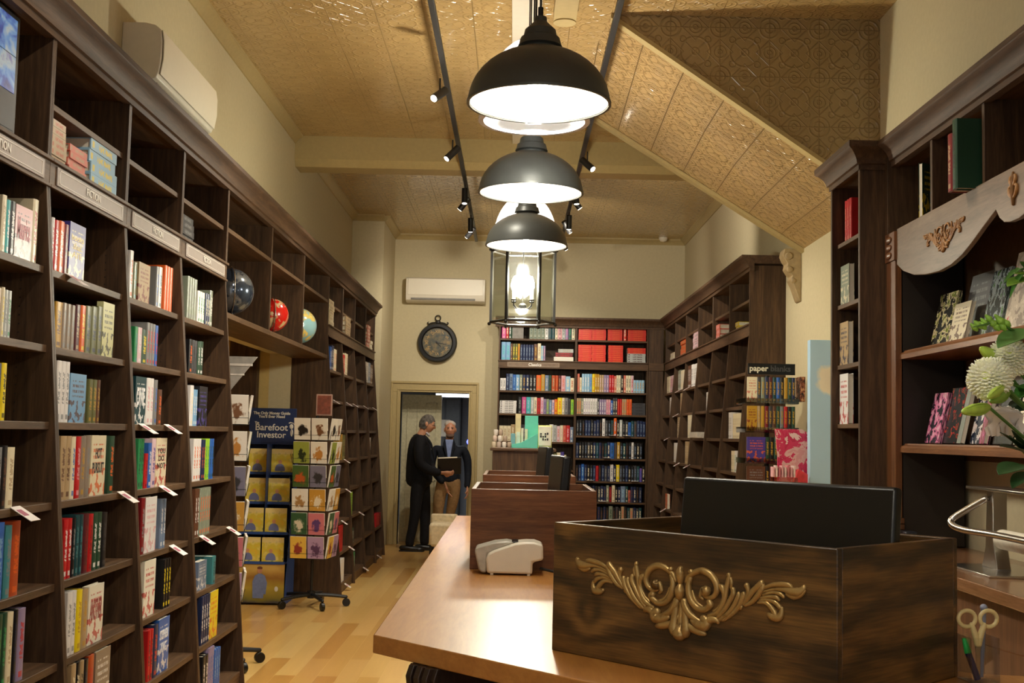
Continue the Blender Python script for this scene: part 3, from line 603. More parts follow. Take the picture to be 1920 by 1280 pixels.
TITLES = {('L',1,1.22,'cream'): ('HOT\nPURSUIT', (40,40,40)), ('L',2,1.51,'dteal'): ('ONE', (240,240,240)), ('L',1,2.08,'purple'): ('books\nthat\nATE', (236,220,160)),
 ('L',1,.65,'ivory'): ('ANOTHER', (150,60,60)), ('L',2,.37,'blue'): ('STEPHEN\nKING', (236,240,246)), ('L',2,1.22,'cream'): ('YOU\nDO\nNOT', (30,26,24)), ('L',0,2.08,'pink'): ('Maurice', (190,120,130))}
def run_books():
    for run, bay, z, rows in BK:
        s = -1 if run == 'R' else 1; xw = XL_ if s > 0 else XR_
        xf = (-1.744 if s > 0 else 1.99) + s*.208*(2.4-z)/2.4
        n = 0; nf = 0
        exp = []
        for (y0, y1, h, c1, c2, k) in rows:
            w_ = y1-y0
            if k == 's' and w_ > .075:
                m_ = max(2, round(w_/.045)); exp += [(y0+w_*i/m_, y0+w_*(i+1)/m_, h, c1, c2, k) for i in range(m_)]
            else: exp.append((y0, y1, h, c1, c2, k))
        for i, (y0, y1, h, c1, c2, k) in enumerate(exp):
            w_ = y1-y0; yc = (y0+y1)/2
            grp = 'books on the shelves of the %s' % {'L': 'left wall', 'F': 'far left wall', 'R': 'right wall'}[run]
            front = xf - s*.032
            lab = '%s book, %s, %s on %s shelf down, %s' % (word(c1), 'cover outward' if k == 'f' else 'spine out', ORD[i], SHN[z], BAYN[(run, bay)])
            if s > 0: lab = '%s%s book, %s from near end, %s shelf down, %s' % ('face-out ' if k == 'f' else '', word(c1), ORD[i], SHN[z], BAYN[(run, bay)])
            else: lab = '%s%s book, %s from near end, %s shelf down, %s' % ('face-out ' if k == 'f' else '', word(c1), ORD[i], SHN[z], BAYN[(run, bay)])
            if SHN[z] == 'bottom': lab = lab.replace('bottom shelf down', 'bottom shelf')
            if k == 's':
                d = .135+.02*((i*7) % 4)/3; o = book(front-s*d, yc, z, d, (w_-.001), h, 0 if s > 0 else PI, c1, c2, 's', lab, grp)
            else:
                bw = min(w_, .17); th = .028 if w_ < .19 else .034
                yy = y0+bw/2+.002
                o = book(front-s*(th+.004), yy, z, th, bw, h, 0 if s > 0 else PI, c1, c2, 'f', lab, grp)
                T = TITLES.get((run, bay, z, c1))
                if T:
                    mt = plain('title_%s' % T[0][:3], T[1], .5, var=0)
                    tm = text_mesh('title', T[0], .05, mt, None, extrude=.0003, bold=.001, width=bw*.78)
                    ys = [v.co.y for v in tm.data.vertices]; k2 = min(h*.42/(max(ys)-min(ys)), 2.2); ym = (max(ys)+min(ys))/2
                    tm.data.transform(Matrix.Diagonal((1, k2, 1, 1)) @ Matrix.Translation((0, -ym, 0)))
                    # into unit-book space: text x -> y, text y -> z, out -> x
                    M = Matrix(((0, 0, 1/th, 1.012), (1/bw, 0, 0, 0), (0, 1/h, 0, .58), (0, 0, 0, 1)))
                    tm.data.transform(M); tm.parent = o
run_books()
# flat stacks in the upper compartments
def stack(x, y, z, wx, wy, th, n, c1, c2, where, grp, s=1, jit=.006):
    for i in range(n):
        o = bpy.data.objects.new('book', flat_mesh(c1, c2)); COL.objects.link(o)
        o.location = (x+random.uniform(-jit, jit), y+random.uniform(-jit, jit), z+i*th); o.scale = (wx, wy, th*.97)
        if s < 0: o.rotation_euler.z = PI
        pos = 'only one' if n == 1 else 'lowest' if i == 0 else 'topmost' if i == n-1 else ORD[i]+' from bottom'
        tag(o, '%s book lying flat, %s, %s' % (word(c1), pos, where), 'book', grp)
FM = {}
def flat_mesh(c1, c2):     # unit: x -.5...5, y -.5...5, z 0..1 lying flat, spine toward +x
    if (c1, c2) in FM: return FM[(c1, c2)]
    g = MB(); g.box(-.5, -.5, 0, .5, .5, .12, 0); g.box(-.5, -.5, .88, .5, .5, 1, 0); g.box(.47, -.5, .12, .5, .5, .88, 0); g.box(-.49, -.48, .12, .47, .48, .88, 1)
    FM[(c1, c2)] = me = g.mesh('book', [cover(c1, c2, 's'), PAPER], smooth=0); bkattr(me, True); return me
ZU = 2.489
stack(-1.86, 4.52, ZU, .2, .15, .028, 6, 'tan', 'rust', 'first stack above brighter Fiction sign', 'flat stacks above the rail, left wall')
stack(-1.86, 4.72, ZU, .2, .19, .028, 4, 'coral', 'tan', 'second stack above brighter Fiction sign', 'flat stacks above the rail, left wall')
stack(-1.87, 5.03, ZU, .21, .32, .05, 4, 'sky', 'yellow', 'blue and yellow stack above brighter Fiction sign', 'flat stacks above the rail, left wall')
stack(-1.87, 6.37, ZU, .2, .26, .036, 4, 'dgrey', 'grey', 'stack above the rail before the opening', 'flat stacks above the rail, left wall')
stack(-1.86, 11.35, ZU, .22, .3, .05, 5, 'cream', 'tan', 'above the rail, case behind card spinner', 'flat stacks above the rail, far left')
stack(-1.86, 12.5, ZU, .22, .35, .05, 4, 'tan', 'brown', 'above rail, second case past the opening', 'flat stacks above the rail, far left')
stack(-1.86, 14.35, ZU, .2, .28, .04, 7, 'coral', 'white', 'coral stack above rail beside the doorway wall', 'flat stacks above the rail, far left')
stack(-1.86, 14.68, ZU, .2, .2, .04, 3, 'cream', 'white', 'short stack above rail beside the doorway wall', 'flat stacks above the rail, far left')
GU = 'flat stacks above the rail, right wall'
stack(2.12, 10.9, ZU, .2, .15, .04, 2, 'yellow', 'white', 'above rail, nearest case of right run', GU, -1)
stack(2.12, 11.9, ZU, .2, .2, .05, 3, 'coral', 'pink', 'above rail, second case of right run', GU, -1)
stack(2.12, 13.3, ZU, .22, .4, .045, 5, 'pinkw', 'grey', 'above rail, fourth case of right run', GU, -1)
stack(2.12, 14.3, ZU, .22, .45, .045, 4, 'orange', 'tan', 'above rail, fifth case of right run', GU, -1)
stack(2.12, 15.3, ZU, .22, .35, .05, 2, 'cream', 'white', 'above rail, last case of right run', GU, -1)
o = MB().box(1.86, 12.2, 1.51, 2.1, 12.7, 1.57).build('box', plain('pale_card', (220,214,204), .6), bevel=.004)
tag(o, 'flat white box lying on a shelf, third case of the right run', 'box')

# back bookcase rows: (left x, shelf z, [(colour, second, thickness, height, count)...])
YS = 15.945
BROWS = [
 ('left', 'above the rail, top row', XB[0]+.035, 2.78, [('magenta','pink',.045,.2,1),('red','cream',.03,.2,1),('dgreen','white',.03,.2,2),('_',0,.16,0,1),('greygreen','dgreen',.042,.19,4),('white','dgreen',.035,.19,1),('dteal','black',.036,.19,2),('cream','dgrey',.03,.19,1),('pink','maroon',.045,.19,1),('lgrey','dgrey',.034,.19,1),('mauve','magenta',.034,.19,1),('dteal','green',.034,.19,1),('cream','dgreen',.036,.18,1)]),
 ('left', 'above the rail, lower row', XB[0]+.035, 2.492, [('ltblue','turq',.06,.24,2),('brown','tan',.03,.22,1),('olive','yellow',.034,.22,2),('ochre','orange',.03,.22,1),('navy','bluegrey',.037,.21,5),('brown','ochre',.05,.22,1),('cream','tan',.045,.23,1),('sky','cream',.03,.2,1),('mauve','pink',.03,.2,1)]),
 ('left', 'first row under the Classics sign', XB[0]+.028, 2.09, [('white','grey',.03,.16,2),('navy','bluegrey',.036,.22,1),('bluegrey','navy',.036,.22,1),('blue','ltblue',.03,.21,1),('ltblue','white',.04,.21,1),('greygreen','cream',.03,.21,1),('navy','ochre',.036,.21,1),('navy','cream',.036,.21,1),('black','lgrey',.036,.21,2),('orange','ochre',.05,.21,1),('ochre','tan',.04,.22,1),('bluegrey','lgrey',.04,.21,1),('dgreen','black',.03,.21,1),('rust','tan',.04,.21,1),('rust','orange',.03,.21,1),('maroon','tan',.03,.21,1),('pink','coral',.045,.21,1),('sky','cream',.05,.2,1),('cream','rust',.04,.18,1)]),
 ('left', 'second row under the Classics sign', XB[0]+.27, 1.785, [('black','grey',.045,.22,1),('magenta','pink',.05,.22,1),('turq','sky',.05,.22,1),('lgrey','white',.036,.22,1),('cream','grey',.036,.22,1),('red','dred',.04,.21,1),('pinkw','magenta',.034,.22,1),('mauve','purple',.03,.2,1),('greygreen','lime',.034,.2,1),('bluegrey','sky',.03,.19,1),('pinkw','blue',.03,.19,1),('orange','yellow',.034,.2,1),('yellow','orange',.05,.22,1),('cream','grey',.03,.22,1),('grey','dgrey',.04,.22,1),('dgrey','black',.03,.21,1),('lime','green',.034,.2,1)]),
 ('left', 'third row under the Classics sign', XB[0]+.03, 1.42, [('cream','tan',.04,.2,3),('tan','cream',.04,.22,2),('dgrey','grey',.04,.22,4),('mauve','white',.045,.24,1),('cream','grey',.04,.2,2),('grey','white',.03,.22,1),('white','dgrey',.04,.23,1),('lgrey','grey',.035,.22,1),('pinkw','coral',.035,.21,1),('cream','pink',.03,.22,1),('coral','red',.03,.22,1),('red','pink',.04,.22,1),('bluegrey','white',.035,.2,1)]),
 ('left', 'fourth row under the Classics sign', XB[0]+.72, 1.05, [('dgreen','olive',.04,.22,1),('olive','cream',.04,.22,1),('cream','tan',.05,.23,1),('purple','mauve',.045,.24,1),('cream','tan',.03,.2,1)]),
 ('right', 'first row below the rail', XB[1]+.025, 2.09, [('coral','tan',.03,.24,1),('cream','tan',.03,.19,1),('sky','white',.034,.24,3),('ltblue','blue',.034,.24,1),('yellow','orange',.036,.24,1),('ochre','cream',.03,.24,2),('tan','pinkw',.03,.23,2),('mauve','pinkw',.034,.23,2),('red','pink',.034,.23,2),('coral','cream',.03,.22,1),('cream','greygreen',.03,.23,2),('black','cream',.036,.23,1),('coral','cream',.03,.23,1),('cream','dgrey',.034,.23,2),('pinkw','red',.036,.23,1),('sky','ochre',.036,.17,4),('cream','grey',.032,.19,3)]),
 ('right', 'second row below the rail', XB[1]+.02, 1.795, [('tan','orange',.03,.21,2),('greygreen','cream',.03,.21,1),('white','mauve',.03,.21,3),('white','greygreen',.032,.21,3),('dgrey','white',.026,.21,1),('mauve','white',.03,.2,3),('pink','magenta',.03,.2,2),('blue','white',.03,.19,1),('dgrey','cream',.03,.22,2),('red','rust',.03,.21,2),('tan','orange',.03,.21,2),('orange','red',.036,.21,2)]),
]
def darkrow(seed, specials, z, h=.21):
    rnd = random.Random(seed); L = []; 
    for i in range(24):
        if i in specials: L.append(specials[i])
        else: L.append((rnd.choice(['navy','black','dteal','black','navy','dgrey']), rnd.choice(['grey','brown','cream','bluegrey']), .036, h+rnd.uniform(-.012, .004), 1))
    return L
BROWS += [('right', 'third row below the rail', XB[1]+.02, 1.51, darkrow(1, {9: ('white','grey',.036,.23,1), 13: ('orange','sky',.036,.24,1), 15: ('lgrey','white',.036,.22,1), 18: ('blue','navy',.036,.19,1)}, 1.51)),
 ('right', 'fourth row below the rail', XB[1]+.02, 1.215, darkrow(2, {12: ('blue','dteal',.05,.21,1), 14: ('ochre','cream',.038,.22,1), 19: ('white','grey',.03,.22,1)}, 1.2)),
 ('right', 'fifth row below the rail', XB[1]+.02, .916, darkrow(3, {2: ('blue','sky',.036,.22,1), 7: ('red','dred',.036,.2,1), 12: ('white','grey',.04,.22,1), 14: ('yellow','cream',.04,.22,1), 22: ('violet','blue',.03,.18,1)}, .9)),
 ('right', 'sixth row below the rail', XB[1]+.02, .645, darkrow(4, {11: ('greygreen','cream',.036,.22,1), 12: ('dred','red',.036,.2,1), 13: ('cream','tan',.04,.22,1), 16: ('bluegrey','sky',.06,.21,1), 18: ('coral','black',.03,.16,1)}, .6)),
 ('right', 'bottom visible row', XB[1]+.02, .37, darkrow(5, {12: ('greygreen','dgreen',.05,.22,1), 16: ('tan','coral',.04,.22,1), 19: ('tan','coral',.04,.2,1)}, .3))]
def c_right(w_): return not w_.startswith('second row below')
for bay, where, x, z, items in BROWS:
    n = 0; xe = (XB[1]-.018) if bay == 'left' else (XB[2]-.022)
    tot = sum(i_[2]*i_[4] for i_ in items); ks = (xe-x)/tot if ('lower row' not in where and 'fourth row under' not in where and (bay == 'left' or c_right(where))) else 1
    for c1, c2, th, h, cnt in items:
        th *= min(1.6, max(1, ks))
        for k in range(cnt):
            if c1 == '_': x += th; continue
            if x+th > xe: continue
            d = .15+.03*((n*5) % 3)/3
            wh = {'above': where}.get('x', where)
            book(x+th/2, YS+d+.0, z, d, th-.0015, h, -PI/2, c1, c2, 's', '%s book, %s from left, %s bay, %s' % (word(c1), ORD[n], bay, where), 'books on the back wall bookcase')
            x += th; n += 1
_ = 0
def bstack(x0, x1, z, th, n, c1, c2, where):
    for i in range(n):
        o = bpy.data.objects.new('book', flat_mesh(c1, c2)); COL.objects.link(o)
        o.location = ((x0+x1)/2+random.uniform(-.002, .002), YS+.09, z+i*th); o.scale = (.17, x1-x0, th*.96); o.rotation_euler.z = -PI/2
        pos = 'lowest' if i == 0 else 'topmost' if i == n-1 else ORD[i]+' from bottom'
        tag(o, '%s book lying flat, %s in the %s' % (word(c1), pos, where), 'book', 'flat stacks on the back bookcase')
xs = lambda a: (a-962)/2250*15.95*1.0+.03
for nm, a, b in (('first scarlet stack of the top row', .845, 1.02), ('second scarlet stack of the top row', 1.022, 1.21), ('third scarlet stack of the top row', 1.235, 1.43), ('last scarlet stack of the top row', 1.50, 1.745)):
    bstack(a, b, 2.781, .0245, 8 if 'last' in nm or 'third' in nm else 9 if 'first' in nm else 9, 'scarlet', 'orange', nm)
for nm, a, b in (('first scarlet stack above the rail', .845, 1.02), ('second scarlet stack above the rail', 1.022, 1.21), ('third scarlet stack above the rail', 1.245, 1.44)):
    bstack(a, b, 2.493, .025, 9, 'scarlet', 'orange', nm)
book(1.465, YS+.16, 2.781, .16, .04, .19, -PI/2, 'scarlet', 'cream', 's', 'single upright scarlet book between the flat scarlet stacks of the top row', 'books on the back wall bookcase')
bstack(1.5, 1.74, 2.493, .03, 4, 'lgrey', 'maroon', 'mixed stack right of the scarlet ones')
bstack(1.5, 1.74, 2.613, .025, 3, 'scarlet', 'orange', 'top part of the mixed stack')
bstack(.52, .78, 2.493, .028, 2, 'ivory', 'white', 'pale pair right of the mauve book')
bstack(.54, .77, 2.55, .028, 2, 'dred', 'red', 'dark pair right of the mauve book')
bstack(.58, .78, 2.607, .024, 2, 'lgrey', 'tan', 'grey pair above the dark pair')
bstack(XB[0]+.03, XB[0]+.25, 1.786, .024, 7, 'white', 'black', 'white stack under the Classics sign, second row')
bstack(1.56, 1.745, 1.796, .04, 4, 'dgrey', 'black', 'dark stack right of the orange books')
# greyish box in the gap of the top row
o = MB().box(-.04, YS, 2.781, .11, YS+.17, 2.97).build('box', plain('grey_card', (132,128,122), .7), bevel=.003); tag(o, 'plain grey box between green spines on top of the back bookcase', 'box')

# price tags clipped to shelf edges
TAGM = [plain('tag_white', (236,228,222), .6, var=0), plain('tag_print', (170,90,110), .6, var=0)]
def tagcard(x, y, z, s, lab, w_=.08, l=.085):
    g = MB(); M = Matrix.Translation((x, y, z)) @ Matrix.Rotation(s*.55, 4, 'Y')
    a, b = (0, l) if s > 0 else (-l, 0)
    g.box(a, -w_/2, -.001, b, w_/2, .001, 0, M); g.box(a+s*.02 if s > 0 else a+.02, -w_*.4, .0011, b-.03 if s > 0 else b-.02, w_*.1, .0016, 1, M)
    o = g.build('shelf_tag', TAGM, smooth=0); tag(o, lab, 'tag', 'white shelf tags on the bookcases')
fxl = lambda z: -1.744+.208*(2.4-z)/2.4-.022
for y, z, l in ((4.62, 2.08, 'white card hanging off the shelf under the purple book'), (4.05, 1.22, 'white card at left edge, on the shelf edge of the leftmost case'), (5.13, 1.22, 'white card on the shelf edge under the cream cover'),
    (5.45, 1.51, 'white card on the shelf edge under the dark ONE cover'), (5.85, 1.51, 'white card right of the dark ONE cover, same shelf edge'), (5.72, 1.22, 'white card on shelf edge under the cream and red cover'), (5.85, .93, 'white card on shelf edge under the white pink-flowered cover'),
    (6.4, .93, 'white card lying flat at the grey green book in the last near case'), (7.0, .93, 'white card at the right end of the last near case'),
    ): tagcard(fxl(z), y, z+.004, 1, l)
for y, z in ((11.9, 1.22), (12.8, 1.79), (13.7, 1.79), (14.6, 1.79), (11.9, .93), (11.5, .65), (12.8, .65), (11.9, .37), (11.5, .06), (12.9, .06), (14.2, .06), (11.4, 1.79), (12.3, 1.79)):
    tagcard(fxl(z), y, z+.004, 1, 'small white tag, %.0f cm above the floor, far left case %s' % (z*100, ORD[sum(1 for q in YF if q < y)-1]), .07, .07)
fxr = lambda z: 1.99-.208*(2.4-z)/2.4+.022
for y, z in ((13.6, 2.08), (14.3, 2.08), (14.3, 1.79), (14.9, 1.51), (13.8, 1.22), (13.0, 1.22), (14.6, .65)):
    tagcard(fxr(z), y, z+.004, -1, 'small white tag, %.0f cm above the floor, right run case %s' % (z*100, ORD[sum(1 for q in YR if q < y)-1]), .08, .08)
for i, (x, z) in enumerate(((1.27, 1.52), (1.46, 1.52), (1.2, 1.225), (.98, .926), (1.57, .926), (1.15, .655), (1.13, .38))):
    o = MB().box(x, YBF-.05, z, x+.09, YBF+.03, z+.003).build('shelf_tag', TAGM[0], smooth=0); o.location = (0,0,0)
    tag(o, 'white card among dark books on back bookcase, %s' % ['third row left of two', 'third row right of two', 'fourth row', 'fifth row left of two', 'fifth row right of two', 'sixth row', 'bottom visible row'][i], 'tag', 'white shelf tags on the bookcases')
# ================================================================== RIGHT SIDE NEAR DISPLAY
# protruding narrow bookcase
t = thing('bookcase', 'narrow tall dark bookcase jutting out at the right, its plain side facing us', 'bookcase', (2.05, 6.53, 0))
MB().box(1.80, 6.25, 0, XR_, 6.28, 2.99).build('side_panel', DK, t, .002); MB().box(1.80, 6.80, 0, XR_, 6.83, 2.99).build('side_panel', DK, t, .002)
MB().box(2.285, 6.28, 0, XR_-.001, 6.8, 2.99).build('back_panel', DK, t)
NZ = [2.62, 2.27, 1.93, 1.6, 1.25, .9, .55, .2]
for z in NZ: MB().box(1.83, 6.28, z-.024, 2.285, 6.8, z).build('shelf', DKY, t, .002)
MB().box(1.80, 6.28, 2.95, 2.285, 6.8, 2.99).build('top_panel', DKY, t)
g = MB()
for i in range(70):
    for x in (1.87, 2.2): g.box(x, 6.7995, .3+i*.036, x+.006, 6.7999, .306+i*.036)
g.build('peg_holes', BLK, t)
g = MB(); g.prism([(1.80-u, z) for u, z in CP if u > -.2]+[(1.9, 3.07), (1.9, 3.0), (1.83, 3.0)], 6.18, 6.9); 
g = MB(); xs_, ys0, ys1 = 1.80, 6.25, 6.83
def ring(u): return [(xs_-u, ys1+u), (xs_-u, ys0-u), (XR_-.001, ys0-u)]
pr = [(0, 2.935), (.008, 2.935), (.008, 2.962), (.02, 2.966), (.024, 2.985), (.034, 3.005), (.055, 3.03), (.072, 3.04), (.076, 3.046), (.076, 3.075), (-.02, 3.075), (-.02, 2.99), (0, 2.99)]
vs = [(x, y, z) for u, z in pr for x, y in ring(u)]; k = len(pr)
fs = [(j*3+a, j*3+a+1, ((j+1) % k)*3+a+1, ((j+1) % k)*3+a) for j in range(k) for a in (0, 1)] + [tuple(j*3 for j in range(k)), tuple(j*3+2 for j in range(k))[::-1]]
g.add(vs, fs); g.box(1.82, 6.27, 3.05, XR_-.002, 6.85, 3.074)
o = g.build('cornice', MATS['cornice_walnut'], smooth=30); tag(o, 'moulded dark cornice wrapping the top of the narrow jutting bookcase', 'cornice')
gg = 'items in the narrow jutting bookcase'
for i in range(3): book(2.045, 6.6+i*.045, 2.62, .2, .04, .235, PI, 'red', 'coral', 's', 'dark red shrink-wrapped book, %s from near side, top of the narrow case' % ORD[i], gg)
for i, (c1, c2, z, hh, yy, l) in enumerate((('greygreen','cream',2.27,.22,6.4,'grey green book on the second shelf of the narrow case'), ('tan','navy',1.93,.24,6.42,'tan book on the third shelf of the narrow case'), ('white','red',1.6,.28,6.42,'tall white cover with red flourish on the fourth shelf of narrow case'))):
    book(1.87, yy+.28, z, .03, .17, hh, PI, c1, c2, 'f', l, gg)
# wall display unit with scalloped board
Y0, Y1 = 3.0, 6.24
t = thing('display_unit', 'wide dark wall display with a scalloped pale board and flower bouquet before it', 'shelving', (2.12, 4.6, .99))
MB().box(1.93, 6.20, .99, XR_, 6.245, 2.99).build('side_panel', DK, t, .002); MB().box(1.95, Y0, .99, XR_, Y0+.03, 2.99).build('side_panel', DK, t, .002)
for y in (5.585, 4.955, 4.32, 3.66): MB().box(1.95, y, 2.58, 2.285, y+.028, 2.97).build('divider', DK, t, .002)
MB().box(2.285, Y0, 2.58, XR_-.001, Y1-.04, 2.99).build('back_panel', DK, t)
MB().box(2.285, Y0, 1.42, XR_-.001, Y1-.04, 2.58).build('back_panel', plain('brown_back', (104,78,54), .6), t)
MB().box(1.97, Y0+.03, 2.56, 2.285, 6.2, 2.582).build('shelf', DKY, t, .002)
MB().box(1.95, Y0+.03, 2.95, 2.285, 6.2, 2.99).build('top_panel', DKY, t)
for z in (1.968, 1.5):
    g = MB(); g.prism([(2.285, z), (1.972, z), (1.968, z-.008), (1.956, z-.012), (1.948, z-.022), (1.948, z-.045), (2.285, z-.045)], Y0+.03, 6.06); g.build('shelf', ORGW, t, smooth=30)
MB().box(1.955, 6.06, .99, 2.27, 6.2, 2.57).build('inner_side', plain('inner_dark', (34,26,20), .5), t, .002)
g = MB(); g.box(1.925, 6.06, 1.13, 1.965, 6.2, 2.43)
for z in (.99, 1.03, 1.07, 1.1): g.box(1.905+.004*(z > 1.05), 6.045, z, 1.965, 6.215, z+.028)
g.build('pilaster', ORGV, t, .003)
g = MB(); g.box(1.918, 6.055, 2.43, 1.965, 6.205, 2.578)
for zz in (2.46, 2.5, 2.54): g.sphere((1.915, 6.13, zz), .03, 10, 6, (.4, 1.3, .6))
g.build('carved_block', ORGV, t, .003)
half = [(6.2, 2.44), (6.1, 2.405), (5.96, 2.36), (5.8, 2.318), (5.63, 2.297), (5.45, 2.288), (5.30, 2.297), (5.17, 2.322), (5.05, 2.36), (4.93, 2.405), (4.8, 2.45), (4.765, 2.41), (4.72, 2.385), (4.66, 2.375)]
pts = half + [(9.24-y, z) for y, z in half[::-1]]; pts = [p for p in pts if p[0] > Y0+.03] + [(Y0+.03, 2.45), (Y0+.03, 2.588), (6.055, 2.588), (6.055, 2.44)]
pts = [(min(y, 6.055), z) for y, z in pts]
MB().prism(pts, 1.932, 1.954, 'yz').build('scalloped_board', PALEW, t, .003, smooth=0)
MB().box(1.925, 6.052, 2.395, 1.931, 5.98, 2.585).build('board_end', ORGV, t) if 0 else None
# carved wood appliques
APG = plain('golden_carving', (150,104,52), .45)
def applique(y, z, sc_, strokes, name='carving'):
    g = MB()
    for s_ in strokes:
        for mir in (1, -1):
            g.tube([(1.928, y+mir*u*sc_, z+v*sc_) for u, v, r in s_], [r*sc_ for u, v, r in s_], 7, 3)
    return g.build(name, APG, t, smooth=60)
applique(5.385, 2.30, .84, [[(u, v, r) for u, v, r in s_] for s_ in ORN_SIDE + ORN_MID]) if 1 else applique(5.55, 2.44, 1, [[(0,-.1,.012),(.01,-.05,.02),(.02,0,.014),(.04,.04,.009)], [(.02,-.07,.012),(.06,-.03,.016),(.1,.02,.016),(.09,.06,.012),(.06,.05,.009)], [(.08,-.02,.01),(.13,.02,.013),(.18,.045,.014),(.24,.05,.01)], [(.14,.02,.009),(.17,-.01,.011),(.2,-.025,.01)], [(0,.02,.014),(.015,.06,.016),(.0,.08,.01)], [(.03,.0,.009),(.05,.045,.012),(.035,.075,.009)]])
applique(4.62, 2.50, .62, [[(0,-.1,.012),(.0,-.03,.02),(.0,.05,.016),(0,.1,.01)], [(.01,-.06,.01),(.05,-.03,.014),(.055,.01,.012),(.03,.02,.009)], [(.01,.02,.01),(.04,.05,.014),(.03,.08,.01)]])
o = cornice('cornice', Y0, 6.172, 1.95, -1, 'moulded dark cornice above the near right display shelves')
# items in upper compartments
dg = 'books in the upper compartments of the right display'
book(2.0, 5.75, 2.582, .02, .14, .27, PI-.9, 'dgreen', 'yellow', 'f', 'dark ornate book with gold edge in the first upper compartment', dg)
book(2.05, 5.09, 2.582, .2, .05, .25, PI, 'dred', 'tan', 's', 'tall plain dark red book beside the second divider', dg)
book(2.05, 5.035, 2.582, .2, .05, .3, PI, 'dgreen', 'black', 's', 'dark green book standing before the second divider', dg)
o = MB().sphere((0,0,.045), .045, 20, 14).sphere((0,0,.118), .03, 16, 12).lathe([(.035, 0), (.03, .006), (.012, .012)], 20, cap=True).build('ornament', plain('silver_ball', (214,204,180), .12, 1, None, 0), off=(2.0, 4.66, 2.582))
tag(o, 'shiny silver ornament of stacked balls in the upper compartment at the right edge', 'ornament')
# face-out books leaning on the two display shelves
def lean(y, z, w_, h, c1, c2, label, th=.02, x=2.1, k='f'):
    o = book(x, y, z, th, w_, h, PI, c1, c2, k, label, 'face-out books leaning on the right display')
    o.rotation_euler = (0, .0, PI); o.matrix_world = Matrix.Translation((x, y, z+.002)) @ Matrix.Rotation(PI, 4, 'Z') @ Matrix.Rotation(-.22, 4, 'Y') @ Matrix.Diagonal((th, w_, h, 1))
    return o
def art(name, stops, sc_=3.0, spec=.5):
    t_ = NT(name); t_.base(t_.ramp(t_.noise(t_.coord('Generated', (1, 1.2, 1.4)), sc_, 4, .6, .4), stops, 'CONSTANT'), .25, 0, spec); return t_.m
def leanart(y, z, w_, h, mat, label, th=.02, x=2.1):
    g = MB(); g.box(.9, -.5, 0, 1, .5, 1, 0); g.box(0, -.5, 0, .1, .5, 1, 0); g.box(.1, .485, 0, .9, .5, 1, 0); g.box(.1, -.48, .01, .9, .485, .99, 1)
    o = bpy.data.objects.new('book', g.mesh('book', [mat, PAPER], smooth=0)); COL.objects.link(o)
    o.matrix_world = Matrix.Translation((x, y, z+.002)) @ Matrix.Rotation(PI, 4, 'Z') @ Matrix.Rotation(-.22, 4, 'Y') @ Matrix.Diagonal((th, w_, h, 1))
    return tag(o, label, 'book', 'face-out books leaning on the right display')
leanart(5.83, 1.968, .24, .27, art('tree_cover', [(0, (30,28,20)), (.44, (40,38,26)), (.5, (206,190,150)), (.56, (130,140,60)), (.62, (84,96,40))], 4), 'book with black tree on green and cream cover, leftmost of upper display shelf', x=2.08)
lean(5.6, 1.968, .26, .34, 'grey', 'lgrey', 'large grey cover standing behind the cream one on upper display shelf', x=2.14)
lean(5.55, 1.968, .2, .19, 'cream', 'brown', 'small cream cover with dark oval on the upper display shelf', x=2.06)
leanart(5.26, 1.968, .2, .31, art('garden_cover', [(0, (30,36,34)), (.4, (60,70,70)), (.5, (150,160,160)), (.58, (84,120,70)), (.66, (120,60,60))], 3), 'glossy dark garden photo book between grey and silver covers, upper display shelf')
leanart(5.0, 1.968, .24, .36, art('silver_cover', [(0, (150,140,128)), (.42, (190,178,160)), (.52, (212,200,182)), (.62, (196,90,96))], 2.5), 'tall silvery cover with pink blooms at its foot, upper display shelf')
lean(4.72, 1.968, .2, .34, 'dgrey', 'grey', 'charcoal cover behind the flower tips on the upper display shelf')
lean(4.5, 1.968, .18, .26, 'coral', 'cream', 'coral patterned cover at the right edge of the upper display shelf')
leanart(5.88, 1.5, .18, .25, art('pink_flower_cover', [(0, (34,34,40)), (.42, (60,40,60)), (.48, (216,120,160)), (.56, (232,170,190)), (.64, (210,200,204))], 4), 'dark cover with pink blossoms, leftmost of lower display shelf', x=2.06)
leanart(5.7, 1.5, .19, .27, art('red_flower_cover', [(0, (16,16,18)), (.5, (20,18,18)), (.56, (196,40,30)), (.6, (90,70,30)), (.66, (30,60,34))], 4), 'black cover with red flowers on the lower display shelf', x=2.08)
lean(5.52, 1.5, .05, .28, 'greygreen', 'grey', 'grey green book edge between red flowers and white blossom covers', x=2.06)
leanart(5.4, 1.5, .18, .29, art('white_blossom_cover', [(0, (30,40,60)), (.46, (40,56,76)), (.5, (232,220,214)), (.58, (226,206,200)), (.62, (60,90,70)), (.7, (200,70,40))], 4), 'navy cover with white blossom on the lower display shelf')
lean(5.28, 1.5, .05, .27, 'dred', 'magenta', 'crimson spine on the lower display shelf', x=2.07)
leanart(5.13, 1.5, .2, .28, art('dark_leaf_cover', [(0, (22,26,24)), (.5, (30,36,32)), (.6, (60,54,44))], 4), 'near-black cover behind the green lily bud on lower display shelf')
lean(4.93, 1.5, .16, .2, 'cream', 'tan', 'cream book behind the white rose on lower display shelf')
